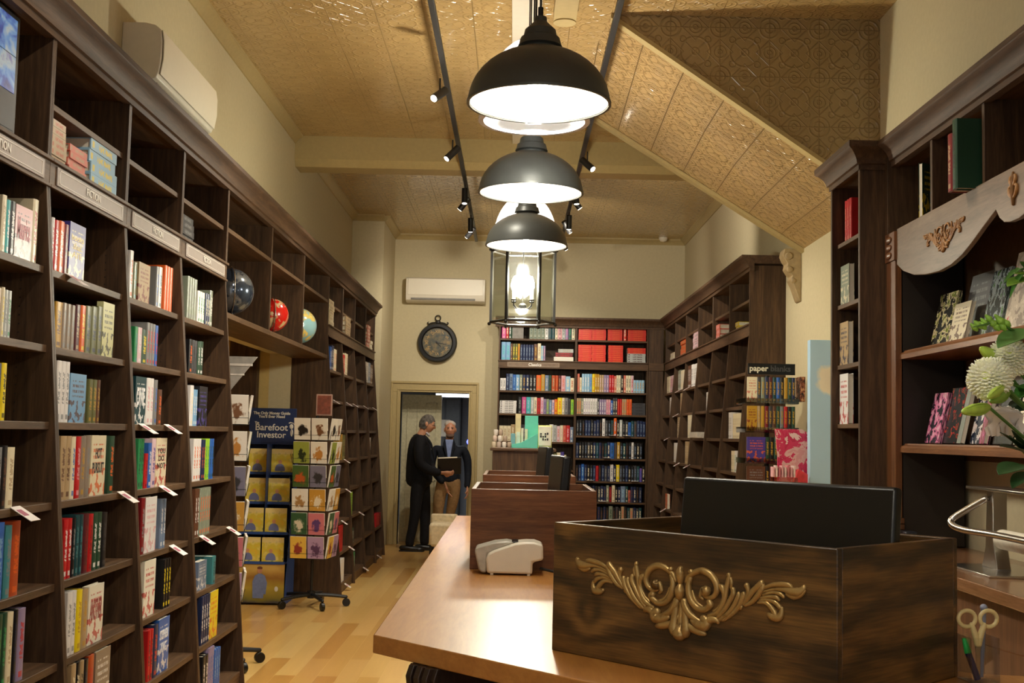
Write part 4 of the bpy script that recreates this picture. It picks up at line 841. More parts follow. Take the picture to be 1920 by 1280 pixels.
# back counter
t = thing('back_counter', 'brown timber back counter along the right wall holding the steel stand', 'counter', (2.0, 4.5, 0))
MB().box(1.745, 2.2, .935, XR_-.003, 6.24, .985).build('worktop', wood('back_worktop', [(.3, (104,70,44)), (.5, (136,96,66)), (.7, (158,116,84))], 1, 1, .22, 12, .03, coat=.3), t, .004)
MB().box(1.80, 2.2, 0, XR_-.003, 6.24, .935).build('cabinet', wood('back_cab', [(.3, (84,54,34)), (.5, (112,76,52)), (.7, (132,94,66))], 2, 1, .4), t, .003)
# steel stand with roll arm on the back counter
t = thing('paper_roll_stand', 'steel roll stand with curved bar on the back counter at the right edge', 'stand', (2.02, 5.0, .985))
MB().box(1.86, 4.72, .985, 2.16, 5.2, .995).build('base_plate', CHR, t, .002)
g = MB(); g.prism([(4.94, .995), (5.1, .995), (5.06, 1.08), (5.04, 1.32), (4.98, 1.32), (4.98, 1.1)], 1.98, 2.04, 'yz'); g.build('upright', CHR, t, .003)
MB().box(1.93, 4.5, 1.315, 2.1, 5.14, 1.327).build('top_plate', CHR, t, .002)
MB().tube([(1.97, 5.02, 1.28), (1.92, 5.06, 1.24), (1.86, 5.1, 1.19), (1.85, 5.08, 1.165), (1.87, 5.0, 1.15), (1.9, 4.75, 1.15), (1.9, 4.4, 1.15)], .014, 12, 4).build('bar', CHR, t, smooth=60)
o = MB().cyl((2.0, 4.93, 1.12), (2.0, 4.5, 1.12), .04, 24).build('paper_roll', PAPER, smooth=40); tag(o, 'cream paper roll held behind the bar of the steel stand', 'roll')
# phone-like dark gadget and pencils near the pilaster
o = MB().box(1.93, 5.93, .985, 1.99, 6.03, 1.07).lathe([(.022, 0), (.022, .012)], 16, (1.93, 5.98, 1.035), M=Matrix.Rotation(-PI/2, 4, 'Y'), cap=True).build('camera_case', plain('gadget', (42,44,50), .3), bevel=.006); tag(o, 'small dark gadget on the back counter just behind the large monitor', 'gadget')
o = MB().cyl((1.915, 6.0, .985), (1.915, 6.0, 1.22), .012, 8).build('marker', plain('marker_red', (170,40,34), .4)); tag(o, 'thin red stick standing upright beside the dark gadget', 'marker')
# sky mural board
def _sky():
    t_ = NT('sky_mural'); g_ = t_.coord('Object'); o_ = t_.sep(g_)
    cx_ = t_.math('DIVIDE', t_.math('SUBTRACT', o_[0], 2.27), .11); cz_ = t_.math('DIVIDE', t_.math('SUBTRACT', o_[2], 1.94), .12)
    r_ = t_.math('SQRT', t_.math('ADD', t_.math('MULTIPLY', cx_, cx_), t_.math('MULTIPLY', cz_, cz_)))
    k_ = t_.math('ADD', r_, t_.math('MULTIPLY', t_.math('SUBTRACT', t_.noise(g_, 14, 4), .5), .9))
    t_.base(t_.ramp(k_, [(0, (230,218,196)), (.7, (236,226,206)), (1.0, (176,208,232))]), .7, 0, .2); return t_.m
o = MB().box(2.125, 8.62, 0, XR_-.002, 8.7, 2.23).build('mural_board', _sky(), smooth=0, bevel=.003)
tag(o, 'tall pale blue painted board with a cream cloud beside the narrow bookcase', 'painted board')
# notebook spinner with black header
t = thing('notebook_stand', 'dark rotating notebook stand with a black header sign at the right wall', 'display stand', (1.96, 9.3, 0))
MB().cyl((1.96, 9.3, .02), (1.96, 9.3, 2.0), .02, 12).build('pole', BLK, t)
MB().lathe([(.26, 0), (.26, .03), (.05, .05)], 24, (1.96, 9.3, 0), cap=True).build('base', BLK, t)
MB().box(1.78, 9.14, 2.0, 2.14, 9.16, 2.085).build('header', BLKP, t, .002)
text_mesh('header_lettering', 'paper', .062, plain('header_white', (226,220,196), .5, var=0), t, face_mat((1.79, 9.138, 2.045), (1,0,0), (0,0,1), t), bold=.0015, align='LEFT')
text_mesh('header_lettering', 'blanks', .062, plain('header_grey', (70,70,72), .5, var=0), t, face_mat((1.95, 9.138, 2.045), (1,0,0), (0,0,1), t), bold=.0015, align='LEFT')
nbz = [1.79, 1.57, 1.335, 1.115, .89, .67]
for z in nbz:
    g = MB(); g.box(1.76, 9.12, z-.012, 2.16, 9.48, z-.006); g.box(1.76, 9.115, z-.01, 2.16, 9.12, z+.03); g.box(1.755, 9.12, z-.01, 1.76, 9.48, z+.03); g.box(2.16, 9.12, z-.01, 2.165, 9.48, z+.03)
    g.build('tray', glass('clear_tray', (226,226,220), alpha=.06), t)
cols = [['cream','dgrey','greygreen','navy','maroon','dteal','blue','black','ochre','dgreen','navy'], ['ochre','tan','ochre','dred','dgrey','brown','dgreen','grey','red','black','dgreen'], ['purple','dgreen','black','dgreen','olive'], ['brown','black','maroon','dred','tan'], ['olive','navy','dred'], ['dred','navy','olive']]
for r_, z in enumerate(nbz):
    x = 1.775
    wide = {0: .075, 1: .075, 2: .14, 3: .14, 4: .14, 5: .14}[r_]
    for i, c_ in enumerate(cols[r_]):
        w_ = wide if i == 0 else .029 if r_ < 2 else .032
        if x+w_ > 2.15: break
        o = bpy.data.objects.new('notebook', book_mesh('f' if i == 0 else 's', cover(c_, 'ochre' if i else ['coral','dred','orange','grey','ochre','tan'][r_], 'f' if i == 0 else 's'))); COL.objects.link(o)
        dd = .03 if i == 0 else .13
        o.location = (x+w_/2, 9.13+dd, z); o.scale = (dd, w_-.002, .19); o.rotation_euler.z = -PI/2
        tag(o, '%s notebook, %s from left in %s tray down of the notebook stand' % (word(c_), ORD[i], ORD[r_]), 'notebook', 'notebooks on the rotating stand'); x += w_
o = MB().box(2.18, 9.15, 1.8, 2.22, 9.3, 1.99).build('notebook', art('nb_side', [(0, (40,30,26)), (.45, (120,60,40)), (.55, (190,140,100))], 4), bevel=.002); tag(o, 'dark patterned notebook sticking out at the right side of the notebook stand', 'notebook', 'notebooks on the rotating stand')
MB().tube([(2.14, 9.22, 1.85), (2.2, 9.22, 1.8)], .004).build('side_hook', CHR, t)
# pink shaped card stand
PKM = art('pink_paint', [(0, (214,150,150)), (.4, (220,170,166)), (.48, (204,52,92)), (.56, (188,40,80)), (.62, (226,190,186)), (.7, (196,200,176))], 2.2)
t = thing('card_display', 'pink and red painted display board with rounded top beside the notebook stand', 'display', (2.02, 8.75, 0))
pl = [(1.92, 1.2), (2.14, 1.2), (2.16, 1.3), (2.16, 1.5), (2.14, 1.56), (2.1, 1.585), (1.9, 1.585), (1.92, 1.4)]
MB().prism(pl, 8.74, 8.755).build('header_board', PKM, t, .002)
MB().prism([(1.96, .0), (2.1, .0), (2.15, 1.25), (2.06, 1.3), (1.98, 1.1)], 8.68, 8.73).build('stem', plain('pink_red', (216,60,66), .5), t, .003)
g = MB(); g.box(1.83, 8.5, 1.13, 2.02, 8.67, 1.18); g.box(1.86, 8.58, 1.18, 2.03, 8.68, 1.24); g.build('tray', glass('pink_tray', (240,200,200), alpha=.1), t)
for i in range(8):
    o = MB().box(1.84+i*.021, 8.52, 1.19, 1.852+i*.021, 8.6, 1.27 if i % 2 else 1.26).build('card', plain('pink_card_%d' % (i % 3), [(226,170,176), (230,206,200), (206,120,130)][i % 3], .6), smooth=0); o.location.z += .055
    tag(o, 'small pink card, %s from left in the tray of the pink display' % ORD[i], 'card', 'cards in the pink display')
# ================================================================== MAIN COUNTER
t = thing('sales_counter', 'long honey-coloured timber sales counter with an angled near end', 'counter', (.2, 4.5, 0))
top = [(-.335, 7.42), (-.335, 3.015), (.92, 1.72), (1.75, 1.72), (1.75, 2.2), (1.4, 2.62), (1.02, 2.69), (.5, 3.24), (.5, 7.42)]
MB().prism(top, .955, 1.0, 'xy').build('worktop', CTR, t, .003)
body = [(-.17, 7.3), (-.17, 3.09), (.98, 1.9), (1.6, 1.9), (1.6, 2.2), (1.3, 2.5), (.95, 2.6), (.42, 3.18), (.42, 7.3)]
MB().prism(body, .0, .955, 'xy').build('cabinet', wood('espresso', [(.3, (26,17,12)), (.5, (44,30,22)), (.7, (60,42,30))], 2, 1, .4), t, .004)
# carved scroll corbel under the angled end
g = MB(); d = Vector((-.719, -.695, 0)); e_ = Vector((.69, -.724, 0)); p0 = Vector((-.11, 3.02, 0))
prof = [(0, .955), (.17, .955), (.18, .93), (.175, .9), (.15, .87), (.16, .84), (.15, .79), (.12, .73), (.08, .66), (.05, .58), (.05, .5), (.07, .45), (.05, .4), (0, .38)]
for a, b, k in ((0, .1, 1.0), (.012, .03, 1.08), (.04, .06, 1.08), (.07, .088, 1.08)):
    q = [(u*k, z) for u, z in prof]; n_ = len(q)
    vs = [p0+e_*(a+.0)+d*(u-.0)+Vector((0,0,z)) for u, z in q] + [p0+e_*(b+.0)+d*(u-.0)+Vector((0,0,z)) for u, z in q]
    g.add(vs, [tuple(range(n_))[::-1], tuple(range(n_, 2*n_))]+[(j, (j+1) % n_, n_+(j+1) % n_, n_+j) for j in range(n_)])
g.build('corbel', MATS['espresso'], t, .002, smooth=30)
# boxes on the counter
def open_box(t, L, W, H, th, mat, matside, hollow=True):
    MB().box(0, 0, 0, L, th, H).build('front_panel', mat, t, .0025, world=False)
    MB().box(0, W-th, 0, L, W, H).build('rear_panel', mat, t, .0025, world=False)
    MB().box(0, th, 0, th, W-th, H).build('side_panel', matside, t, .0025, world=False)
    MB().box(L-th, th, 0, L, W-th, H).build('side_panel', matside, t, .0025, world=False)
def _boxwood(name, side):
    t_ = NT(name); sw = (lambda a, b, c: (b, a, c)) if side else (lambda a, b, c: (a, b, c)); v = t_.coord('Object'); o = t_.sep(v)
    if side: o = [t_.math('ADD', o[1], .3), o[0], o[2]]
    def knot(cx_, cz_, k_):
        dx = t_.math('MULTIPLY', t_.math('SUBTRACT', o[0], cx_), 1.0); dz = t_.math('MULTIPLY', t_.math('SUBTRACT', o[2], cz_), .85)
        r2 = t_.math('ADD', t_.math('MULTIPLY', dx, dx), t_.math('MULTIPLY', dz, dz)); return t_.math('DIVIDE', k_, t_.math('ADD', r2, .0016))
    k1 = knot(.115, .095, .00042); k2 = knot(.05, .27, .0002); k3 = knot(.62, .02, .0002)
    ks = t_.math('ADD', t_.math('ADD', k1, k2), k3)
    n1 = t_.noise(t_.coord('Object', sw(2.2, 9, 9)), 1.2, 3, .5)
    line = t_.math('ADD', t_.math('MULTIPLY', o[2], 26), t_.math('ADD', t_.math('MULTIPLY', ks, 9), t_.math('MULTIPLY', n1, 5)))
    wv = t_.math('MULTIPLY', t_.math('ADD', t_.math('SINE', t_.math('MULTIPLY', line, 2.4)), 1), .5)
    fine = t_.noise(t_.coord('Object', sw(5, 60, 110)), 2, 3, .6); big = t_.noise(t_.coord('Object', sw(2, 5, 9)), 1.7, 3, .6)
    f = t_.math('ADD', t_.math('ADD', t_.math('MULTIPLY', wv, .2), t_.math('MULTIPLY', fine, .4)), t_.math('ADD', t_.math('MULTIPLY', big, .42), t_.math('MULTIPLY', ks, .35)))
    t_.base(t_.ramp(f, [(.34, (38,28,18)), (.46, (66,47,26)), (.56, (94,67,34)), (.7, (124,90,46))]), .36); t_.bump(f, .1, .003); return t_.m
KP = _boxwood('knotty_pine', 0); KPS = _boxwood('knotty_pine_side', 1)
ang = math.atan2(2.311-2.859, .623-.101)
t = thing('timber_box', 'large open timber box with bronze scroll ornament, hiding the near monitor', 'box', (.101, 2.859, 1.0), ang)
LB, WB, HB = .757, .485, .297
open_box(t, LB, WB, HB, .018, KP, KPS)
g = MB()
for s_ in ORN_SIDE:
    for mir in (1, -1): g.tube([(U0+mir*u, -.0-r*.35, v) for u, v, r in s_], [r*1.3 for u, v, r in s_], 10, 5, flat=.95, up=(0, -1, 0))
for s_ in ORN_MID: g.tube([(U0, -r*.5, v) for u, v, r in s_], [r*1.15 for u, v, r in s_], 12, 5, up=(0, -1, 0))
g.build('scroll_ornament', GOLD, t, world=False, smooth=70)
def monitor(t, W, H, th=.03, matb=BLKP):
    g = MB(); g.box(-W/2, -th, 0, W/2, 0, H); g.build('screen_body', matb, t, .008, world=False)
    g = MB(); g.prism([(-W*.42, .05), (W*.42, .05), (W*.36, H*.3), (-W*.36, H*.3)], -th-.018, -th+.002, 'xz'); g.build('rear_bulge', matb, t, .006, world=False)
    MB().box(-W/2+.012, 0, .02, W/2-.012, .003, H-.012).build('screen', plain('dark_screen', (10,12,16), .12), t, world=False)
    g = MB(); g.box(-.03, -.07, -.06, .03, -.03, H*.5); g.box(-.12, -.14, -.075, .12, .06, -.06); g.build('stand', matb, t, .004, world=False)
nx, ny = -math.sin(ang), math.cos(ang)
mc = Vector((.101, 2.859, 0)) + Vector((math.cos(ang), math.sin(ang), 0))*.455 + Vector((nx, ny, 0))*.26
t = thing('monitor', 'large black monitor seen from behind, rising out of the ornamented box', 'monitor', (mc.x, mc.y, 1.076), ang)
monitor(t, .56, .332); 
for c_ in t.children: c_.rotation_euler.x = -.1
t = thing('timber_box', 'plain walnut box behind the cream printer on the counter', 'box', (-.151, 4.5, 1.0), 0)
open_box(t, .468, .66, .297, .018, BOXM, BOXM)
t = thing('timber_box', 'farther low walnut box behind the printer box, with small screen', 'box', (-.148, 6.1, 1.0), 0)
open_box(t, .47, .78, .297, .018, BOXM, BOXM)
for (x, y, l) in ((.185, 4.85, 'small black screen standing edge-on in the box behind the printer'), (.165, 6.45, 'farther small black screen standing edge-on in the third box')):
    t = thing('monitor', l, 'monitor', (x, y, 1.08), -1.475); monitor(t, .38, .34 if y < 5 else .36, .035)
    for c_ in t.children: c_.rotation_euler.x = -.08
# cream receipt printer
t = thing('receipt_printer', 'cream desktop printer on the counter in front of the plain walnut box', 'printer', (.03, 4.36, 1.0))
q = 4.42/2250
def pp(a, b): return ((700+a/2.783-962)*q+.006, 1.0+(1077-(820+b/2.783))*q*1.0)
MB().prism([pp(*p) for p in ((603,706),(597,640),(606,608),(640,590),(745,552),(800,546),(842,546),(884,560),(888,635),(834,648),(834,708))], 4.33, 4.47).build('body', WHP, t, .008)
MB().prism([pp(*p) for p in ((560,690),(538,600),(545,580),(640,552),(700,545),(742,552),(604,608),(600,690),(600,706),(575,706))], 4.345, 4.455).build('front_cover', plain('grey_cream', (176,170,156), .4), t, .006)
MB().prism([pp(*p) for p in ((634,578),(650,568),(740,546),(760,548),(670,574))], 4.35, 4.45).build('slot', BLKP, t, .001)
g = MB()
for a in (628, 815): g.box(pp(a-8, 0)[0], 4.335, 1.0, pp(a+8, 0)[0], 4.35, 1.012); g.box(pp(a-8, 0)[0], 4.45, 1.0, pp(a+8, 0)[0], 4.465, 1.012)
g.build('foot', WHP, t, .001)
o = MB().tube([(.11, 4.4, 1.02), (.16, 4.41, 1.008), (.2, 4.38, 1.006), (.24, 4.3, 1.005)], .005).build('cable', BLK); tag(o, 'short black cable leaving the cream printer to the right', 'cable')
# clear pen holder with scissors and pens
t = thing('pen_holder', 'clear acrylic pen holder beside the ornamented box', 'holder', (1.0, 2.6, 1.0), .1)
AC = glass('acrylic', (253,253,252), alpha=.03, fr=.5)
g = MB(); w_ = .032
for a in ((-w_, -w_, w_, -w_+.002), (-w_, w_-.002, w_, w_), (-w_, -w_, -w_+.002, w_), (w_-.002, -w_, w_, w_)): g.box(a[0], a[1], .004, a[2], a[3], .095)
g.build('walls', AC, t, world=False); MB().box(-w_, -w_, 0, w_, w_, .004).build('base', AC, t, .001, world=False)
t = thing('scissors', 'scissors with cream ring handles standing in the clear pen holder', 'scissors', (1.0, 2.6, 1.006), .1)
CRM = plain('cream_handle', (226,208,150), .35, var=.01)
for s_ in (-1, 1):
    g = MB(); n_ = 20
    pts = [(s_*.024+.019*math.cos(2*PI*i/n_), 0, .125+.017*math.sin(2*PI*i/n_)) for i in range(n_+1)]
    g.tube(pts, .0045, 8, 1, cap=False); g.tube([(s_*.014, 0, .112), (s_*.006, 0, .09), (s_*.002, 0, .07)], [.006, .007, .006], 8)
    g.build('handle', CRM, t, world=False, smooth=60)
    MB().prism([(-.006, .07), (.006, .07), (.001+s_*.004, .0), (s_*.004-.001, .0)], s_*.001, s_*.0025).build('blade', CHR, t, world=False)
o = MB().cyl((0, 0, 0), (.008, .0, .145), .006, 12).sphere((.008, 0, .146), .008).build('pen', plain('grey_pen', (130,136,160), .3), off=(0,0,0)); o.location = (1.012, 2.618, 1.006); tag(o, 'grey topped pen leaning behind the scissors in the clear holder', 'pen')
o = MB().cyl((0, 0, 0), (-.02, 0, .055), .007, 10).build('highlighter', plain('navy_pen', (30,38,90), .4)); MB().cyl((-.02, 0, .055), (-.029, 0, .085), .0075, 10, .004).build('cap', plain('green_cap', (40,190,90), .4), o, world=False); o.location = (.995, 2.59, 1.006)
tag(o, 'navy marker with bright green cap at the left side of the clear holder', 'marker')
o = MB().tube([(1.03, 2.64, 1.07), (1.1, 2.66, 1.05), (1.22, 2.7, 1.02), (1.4, 2.6, 1.003)], .0012, 5).build('thin_wire', plain('copper_wire', (150,110,80), .4)); tag(o, 'thin pale wire trailing right from the clear pen holder', 'wire')

# ================================================================== FLOWERS (vase stands just right of the frame on the counter)
LEAF = plain('leaf_green', (74,130,54), .4); LEAFD = plain('leaf_dark', (34,64,36), .35); LEAFL = plain('leaf_light', (132,176,64), .45); BUD = plain('bud_green', (176,206,84), .4, var=.12); STEM = plain('stem_green', (84,122,56), .5)
MUM = plain('mum_white', (250,250,226), .6, var=.01); MUM.node_tree.nodes['Principled BSDF'].inputs['Subsurface Weight'].default_value = .6; MUM.node_tree.nodes['Principled BSDF'].inputs['Subsurface Radius'].default_value = (.01, .01, .006); MUMC = plain('mum_centre', (214,228,110), .6); ROSE = plain('rose_white', (236,226,218), .5, var=.02)
VB = Vector((1.2, 2.25, 1.0))
o = MB().lathe([(.05, 0), (.058, .02), (.05, .1), (.06, .2), (.066, .235), (.061, .235), (.055, .2), (.045, .1), (.05, .012), (.001, .01)], 32, tuple(VB)).build('vase', glass('vase_glass', (244,250,247), alpha=.06), smooth=60)
tag(o, 'clear glass vase holding the white and green bouquet at the right edge', 'vase')
NECK = VB+Vector((-.01, 0, .24))
def stem_to(g, p, bend=.05, r=.0028):
    p = Vector(p); m_ = (NECK+p)/2+Vector((0, 0, bend)); g.tube([tuple(VB+Vector((.0, 0, .03))), tuple(NECK), tuple(m_), tuple(p)], r, 6)
FG = 'flowers in the glass vase'
def leaf_mesh(g, base, dirv, L, W, roll=0, droop=.15, up=(0,0,1)):
    d = Vector(dirv).normalized(); s_ = d.cross(Vector(up)).normalized(); u_ = s_.cross(d).normalized()
    s_ = Quaternion(d, roll) @ s_; u_ = Quaternion(d, roll) @ u_
    n_ = 8; vs = []; B = Vector(base)
    for i in range(n_+1):
        k = i/n_; w_ = W*.5*math.sin(PI*min(1, k**.8))**.8*(1 if k < 1 else 0)+.0004
        c_ = B+d*L*k-u_*droop*L*k*k
        vs += [c_-s_*w_+u_*w_*.3, c_-s_*w_*.5+u_*w_*.08, c_, c_+s_*w_*.5+u_*w_*.08, c_+s_*w_+u_*w_*.3]
    m0 = len(vs); vs += [v-u_*.0012 for v in vs]
    fs = []
    for i in range(n_):
        for j in range(4):
            a = i*5+j; fs += [(a, a+1, a+6, a+5), (m0+a, m0+a+5, m0+a+6, m0+a+1)]
        for j in (0, 4): a = i*5+j; fs.append((a, a+5, m0+a+5, m0+a) if j == 0 else (a, m0+a, m0+a+5, a+5))
    g.add(vs, fs)
D = 2.15
P = lambda x, y, d=D: at(x, y, d)
# chrysanthemums
def mum(c, r, facing, label):
    t = thing('chrysanthemum', label, 'flower', tuple(c), 0, FG)
    R = Vector(facing).to_track_quat('Z', 'Y').to_matrix().to_4x4(); g = MB()
    rnd = random.Random(3)
    for ring in range(12):
        n_ = 7+ring*4; a0 = ring*.37; th = .08+ring*.17
        for i in range(n_):
            a = a0+2*PI*i/n_; d = Vector((math.sin(th)*math.cos(a), math.sin(th)*math.sin(a), math.cos(th)*.75)); k = r*(.88+.12*rnd.random())
            p1 = R @ (d*k*.35); p2 = R @ (d*k+Vector((0, 0, .05*r)))
            g.tube([Vector(c)+p1, Vector(c)+(p1+p2)/2*1.03, Vector(c)+p2], [r*.08, r*.14, r*.1], 6, 1, flat=.5)
    g.build('petals', MUM, t, smooth=60)
    g = MB(); cc = Vector(c)+R @ Vector((0, 0, r*.55)); g.sphere(tuple(cc), r*.24, 14, 8, (1, 1, .9), M=R)
    g.build('centre', MUMC, t, smooth=60)
    g = MB(); stem_to(g, Vector(c)-Vector(facing)*r*.3); g.build('stem', STEM, t)
mum(P(1893, 672, 2.1), .037, (-.35, -.8, .45), 'white chrysanthemum, upper of the two in the bouquet')
mum(P(1856, 710, 2.06), .038, (-.6, -.75, .15), 'white chrysanthemum, lower of the two in the bouquet')
def bud(tip, base, r, label, mat=BUD):
    t = thing('lily_bud', label, 'flower bud', tuple(base), 0, FG); tip, base = Vector(tip), Vector(base)
    g = MB(); d = tip-base
    g.tube([base, base+d*.25, base+d*.6, base+d*.9, tip], [r*.4, r*.85, r, r*.6, r*.25], 12, 4, up=(0, -1, 0))
    for a in (0, 2.1, 4.2):
        nrm = d.normalized(); s_ = nrm.cross(Vector((0, 0, 1))).normalized(); off = Quaternion(nrm, a) @ s_*r
        g.tube([base+off*.4, base+d*.3+off*.92, base+d*.6+off*1.0, base+d*.9+off*.6], [r*.1, r*.16, r*.16, r*.08], 6, 3)
    g.build('bud', mat, t, smooth=60); g = MB(); stem_to(g, base, .03, .003); g.build('stem', STEM, t)
bud(P(1805, 772, 2.0), P(1854, 763, 2.06), .0105, 'pointed green lily bud reaching furthest left from the bouquet')
bud(P(1839, 652, 2.08), P(1876, 684, 2.12), .0105, 'pale green lily bud poking up above the upper chrysanthemum')
bud(P(1858, 752, 2.0), P(1892, 733, 2.08), .010, 'green lily bud just under the lower chrysanthemum', LEAFL)
bud(P(1853, 745, 1.98), P(1885, 722, 2.06), .008, 'small green bud pressed against the lower chrysanthemum', BUD)
# white rose
t = thing('rose', 'white rose with open papery petals below the buds', 'flower', tuple(P(1884, 790, 2.12)), 0, FG)
g = MB(); c = P(1884, 788, 2.12); rnd = random.Random(5)
for i in range(16):
    a = i*2.4; rr = .006+.0016*i; h = .034-.0006*i
    d = Vector((math.cos(a), math.sin(a), 0)); s_ = Vector((-math.sin(a), math.cos(a), 0)); vs = []; n_ = 5; W = .014+.0016*i
    for j in range(4):
        for k in range(n_):
            t_ = (k/(n_-1)-.5)*2; q = j/3
            vs.append(c+d*(rr*(.4+.8*q*q)+.0)*(1-.25*t_*t_)+s_*t_*W*(.5+.5*math.sin(PI*min(.9, q+.25)))+Vector((0, 0, -.024+h*q*1.5-.004*t_*t_+rnd.uniform(-.0012, .0012))))
    m0 = len(vs); vs += [v-d*.0008 for v in vs]; fs = []
    for j in range(3):
        for k in range(n_-1): b_ = j*n_+k; fs += [(b_, b_+1, b_+n_+1, b_+n_), (m0+b_, m0+b_+n_, m0+b_+n_+1, m0+b_+1)]
    g.add(vs, fs)
g.build('petals', ROSE, t, smooth=60); g = MB(); stem_to(g, c-Vector((0, 0, .02)), .0); g.build('stem', STEM, t)
# sprigs with leaves
def sprig(label, leaves, mat, tip):
    t = thing('leafy_sprig', label, 'foliage', tuple(tip), 0, FG); g = MB(); stem_to(g, tip, .02, .0025); g.build('stem', STEM, t)
    for b, e, W, dr in leaves:
        b, e = Vector(b), Vector(e); g = MB(); leaf_mesh(g, b, e-b, (e-b).length, W, .5, dr, (0, -.8, .6)); g.build('leaf', mat, t, smooth=60)
MID = plain('leaf_mid', (96,142,72), .4)
sprig('large oval mid green leaf over the upper shelf edge in the bouquet', [(P(1936, 618, 2.12), P(1871, 648, 2.0), .05, .02)], MID, P(1938, 616, 2.14))
sprig('dark green leaf fan at the lower right of the bouquet', [(P(1925, 850, 2.1), P(1879, 803, 2.0), .024, .05), (P(1928, 850, 2.1), P(1877, 828, 2.0), .026, .05), (P(1930, 860, 2.1), P(1902, 800, 2.0), .024, .05), (P(1940, 850, 2.1), P(1924, 805, 2.03), .024, .05)], LEAFD, P(1935, 850, 2.12))
sprig('rounded dark leaf hanging lowest in the bouquet over the steel stand', [(P(1922, 872, 2.1), P(1873, 886, 2.0), .045, .02), (P(1930, 885, 2.1), P(1898, 908, 2.0), .03, .05)], plain('leaf_mid2', (54,96,52), .35), P(1930, 870, 2.12))
sprig('yellow green serrated leaf at the top right of the bouquet', [(P(1935, 520, 2.16), P(1889, 533, 2.04), .035, .02), (P(1938, 510, 2.16), P(1902, 520, 2.04), .024, -.05)], LEAFL, P(1938, 520, 2.18))
sprig('curly green shoots topping the bouquet at the right edge', [(P(1918, 508, 2.16), P(1889, 490, 2.06), .01, .3), (P(1918, 506, 2.16), P(1905, 488, 2.06), .01, .2), (P(1920, 512, 2.16), P(1894, 518, 2.06), .01, .3), (P(1925, 505, 2.16), P(1914, 478, 2.06), .01, .1)], LEAF, P(1924, 512, 2.18))
sprig('broad green leaves behind the chrysanthemums', [(P(1930, 690, 2.16), P(1888, 700, 2.08), .03, .05), (P(1932, 660, 2.16), P(1913, 650, 2.08), .04, .05), (P(1930, 740, 2.16), P(1890, 712, 2.1), .024, .05), (P(1935, 720, 2.16), P(1905, 745, 2.1), .03, .05)], LEAF, P(1935, 700, 2.2))
sprig('dark foliage filling the middle of the bouquet', [(P(1940, 760, 2.2), P(1896, 768, 2.14), .05, .05), (P(1940, 790, 2.2), P(1900, 740, 2.14), .05, .05), (P(1940, 810, 2.2), P(1908, 800, 2.14), .05, .05), (P(1945, 720, 2.2), P(1910, 690, 2.16), .05, .05)], LEAFD, P(1945, 760, 2.22))
t = thing('bud_spike', 'spike of small green buds lying across the upper display shelf edge', 'flower', tuple(P(1905, 610, 2.1)), 0, FG)
g = MB(); g.tube([P(1935, 640, 2.16), P(1900, 620, 2.1), P(1870, 605, 2.06), P(1825, 613, 2.03)], [.003, .0028, .0022, .0015], 6); g.tube([NECK, P(1950, 700, 2.18), P(1935, 640, 2.16)], .003, 6); g.build('stem', STEM, t)
for x, y, r in ((1827, 614, .0055), (1834, 609, .006), (1843, 611, .006), (1846, 604, .005), (1855, 598, .006), (1862, 606, .007), (1868, 613, .006), (1876, 602, .008), (1880, 613, .006), (1888, 606, .006), (1872, 597, .005)):
    c = P(x, y, 2.05); MB().tube([c+Vector((.004, 0, -.004)), c, c+Vector((-.006, 0, .006))], [r*.6, r, r*.4], 8, 3).build('small_bud', LEAFL, t, smooth=60)
# ================================================================== LAMPS
SHADE = plain('dark_enamel', (84,87,84), .42, .25, .5, .02); SHW = plain('white_enamel', (240,238,230), .5, var=0)
BULB = emis('bulb_glow', (255,250,238), 30)
def pointlight(name, loc, W, parent, r=.05, col=(1, .93, .79), typ='POINT'):
    l = bpy.data.lights.new(name, typ); l.energy = W; l.color = col
    if typ != 'AREA': l.shadow_soft_size = r
    o = bpy.data.objects.new(name, l); COL.objects.link(o); o.location = loc; o.parent = parent; return o
def pendant(x, y, label, W=None):
    z = 2.478; R = .21
    t = thing('pendant_lamp', label, 'pendant lamp', (x, y, z), 0, 'black dome pendants over the counter')
    out = [(R, 0), (R+.002, .004)]+[(R*math.cos(a)*1.0, .004+.165*math.sin(a)) for a in [i*PI/2/9*.83 for i in range(1, 10)]]
    rt, zt = out[-1]
    out += [(rt*.98, zt+.006), (.066, zt+.01), (.062, zt+.02), (.058, zt+.035), (.05, zt+.04), (.046, zt+.06), (.03, zt+.075), (.02, zt+.085), (.018, zt+.1), (.0015, zt+.1)]
    MB().lathe(out, 56).build('shade', SHADE, t, world=False, smooth=35)
    inn = [(R-.001, .002)]+[((R-.006)*math.cos(a), .002+.158*math.sin(a)) for a in [i*PI/2/9 for i in range(0, 10)]]
    MB().lathe(inn, 56).build('inner_lining', SHW, t, world=False, smooth=60)
    g = MB(); g.lathe([(R-.004, -.003), (R+.004, -.003), (R+.004, .004), (R-.004, .004)], 56, closed=True); g.build('rim', SHADE, t, world=False)
    MB().sphere((0, 0, .06), .034, 16, 12).build('bulb', BULB, t, world=False); MB().cyl((0, 0, .09), (0, 0, .15), .018, 16).build('lamp_holder', WHP, t, world=False)
    MB().cyl((0, 0, zt+.1), (0, 0, zt+.13), .008, 10).cyl((0, 0, zt+.13), (0, 0, CZ-z), .0035, 8).build('cable', BLK, t, world=False)
    MB().lathe([(.05, 0), (.045, -.02), (.001, -.025)], 24, (0, 0, CZ-z)).build('ceiling_rose', BLK, t, world=False)
    pointlight('bulb_light', (0, 0, .025), W or PEND_W, t)
PY = [3.49, 4.8, 6.16]
pendant(.055, PY[0], 'nearest and largest-looking black dome pendant lamp'); pendant(.05, PY[1], 'second black dome pendant lamp from the front'); pendant(.048, PY[2], 'third black dome pendant lamp, directly above the lantern')
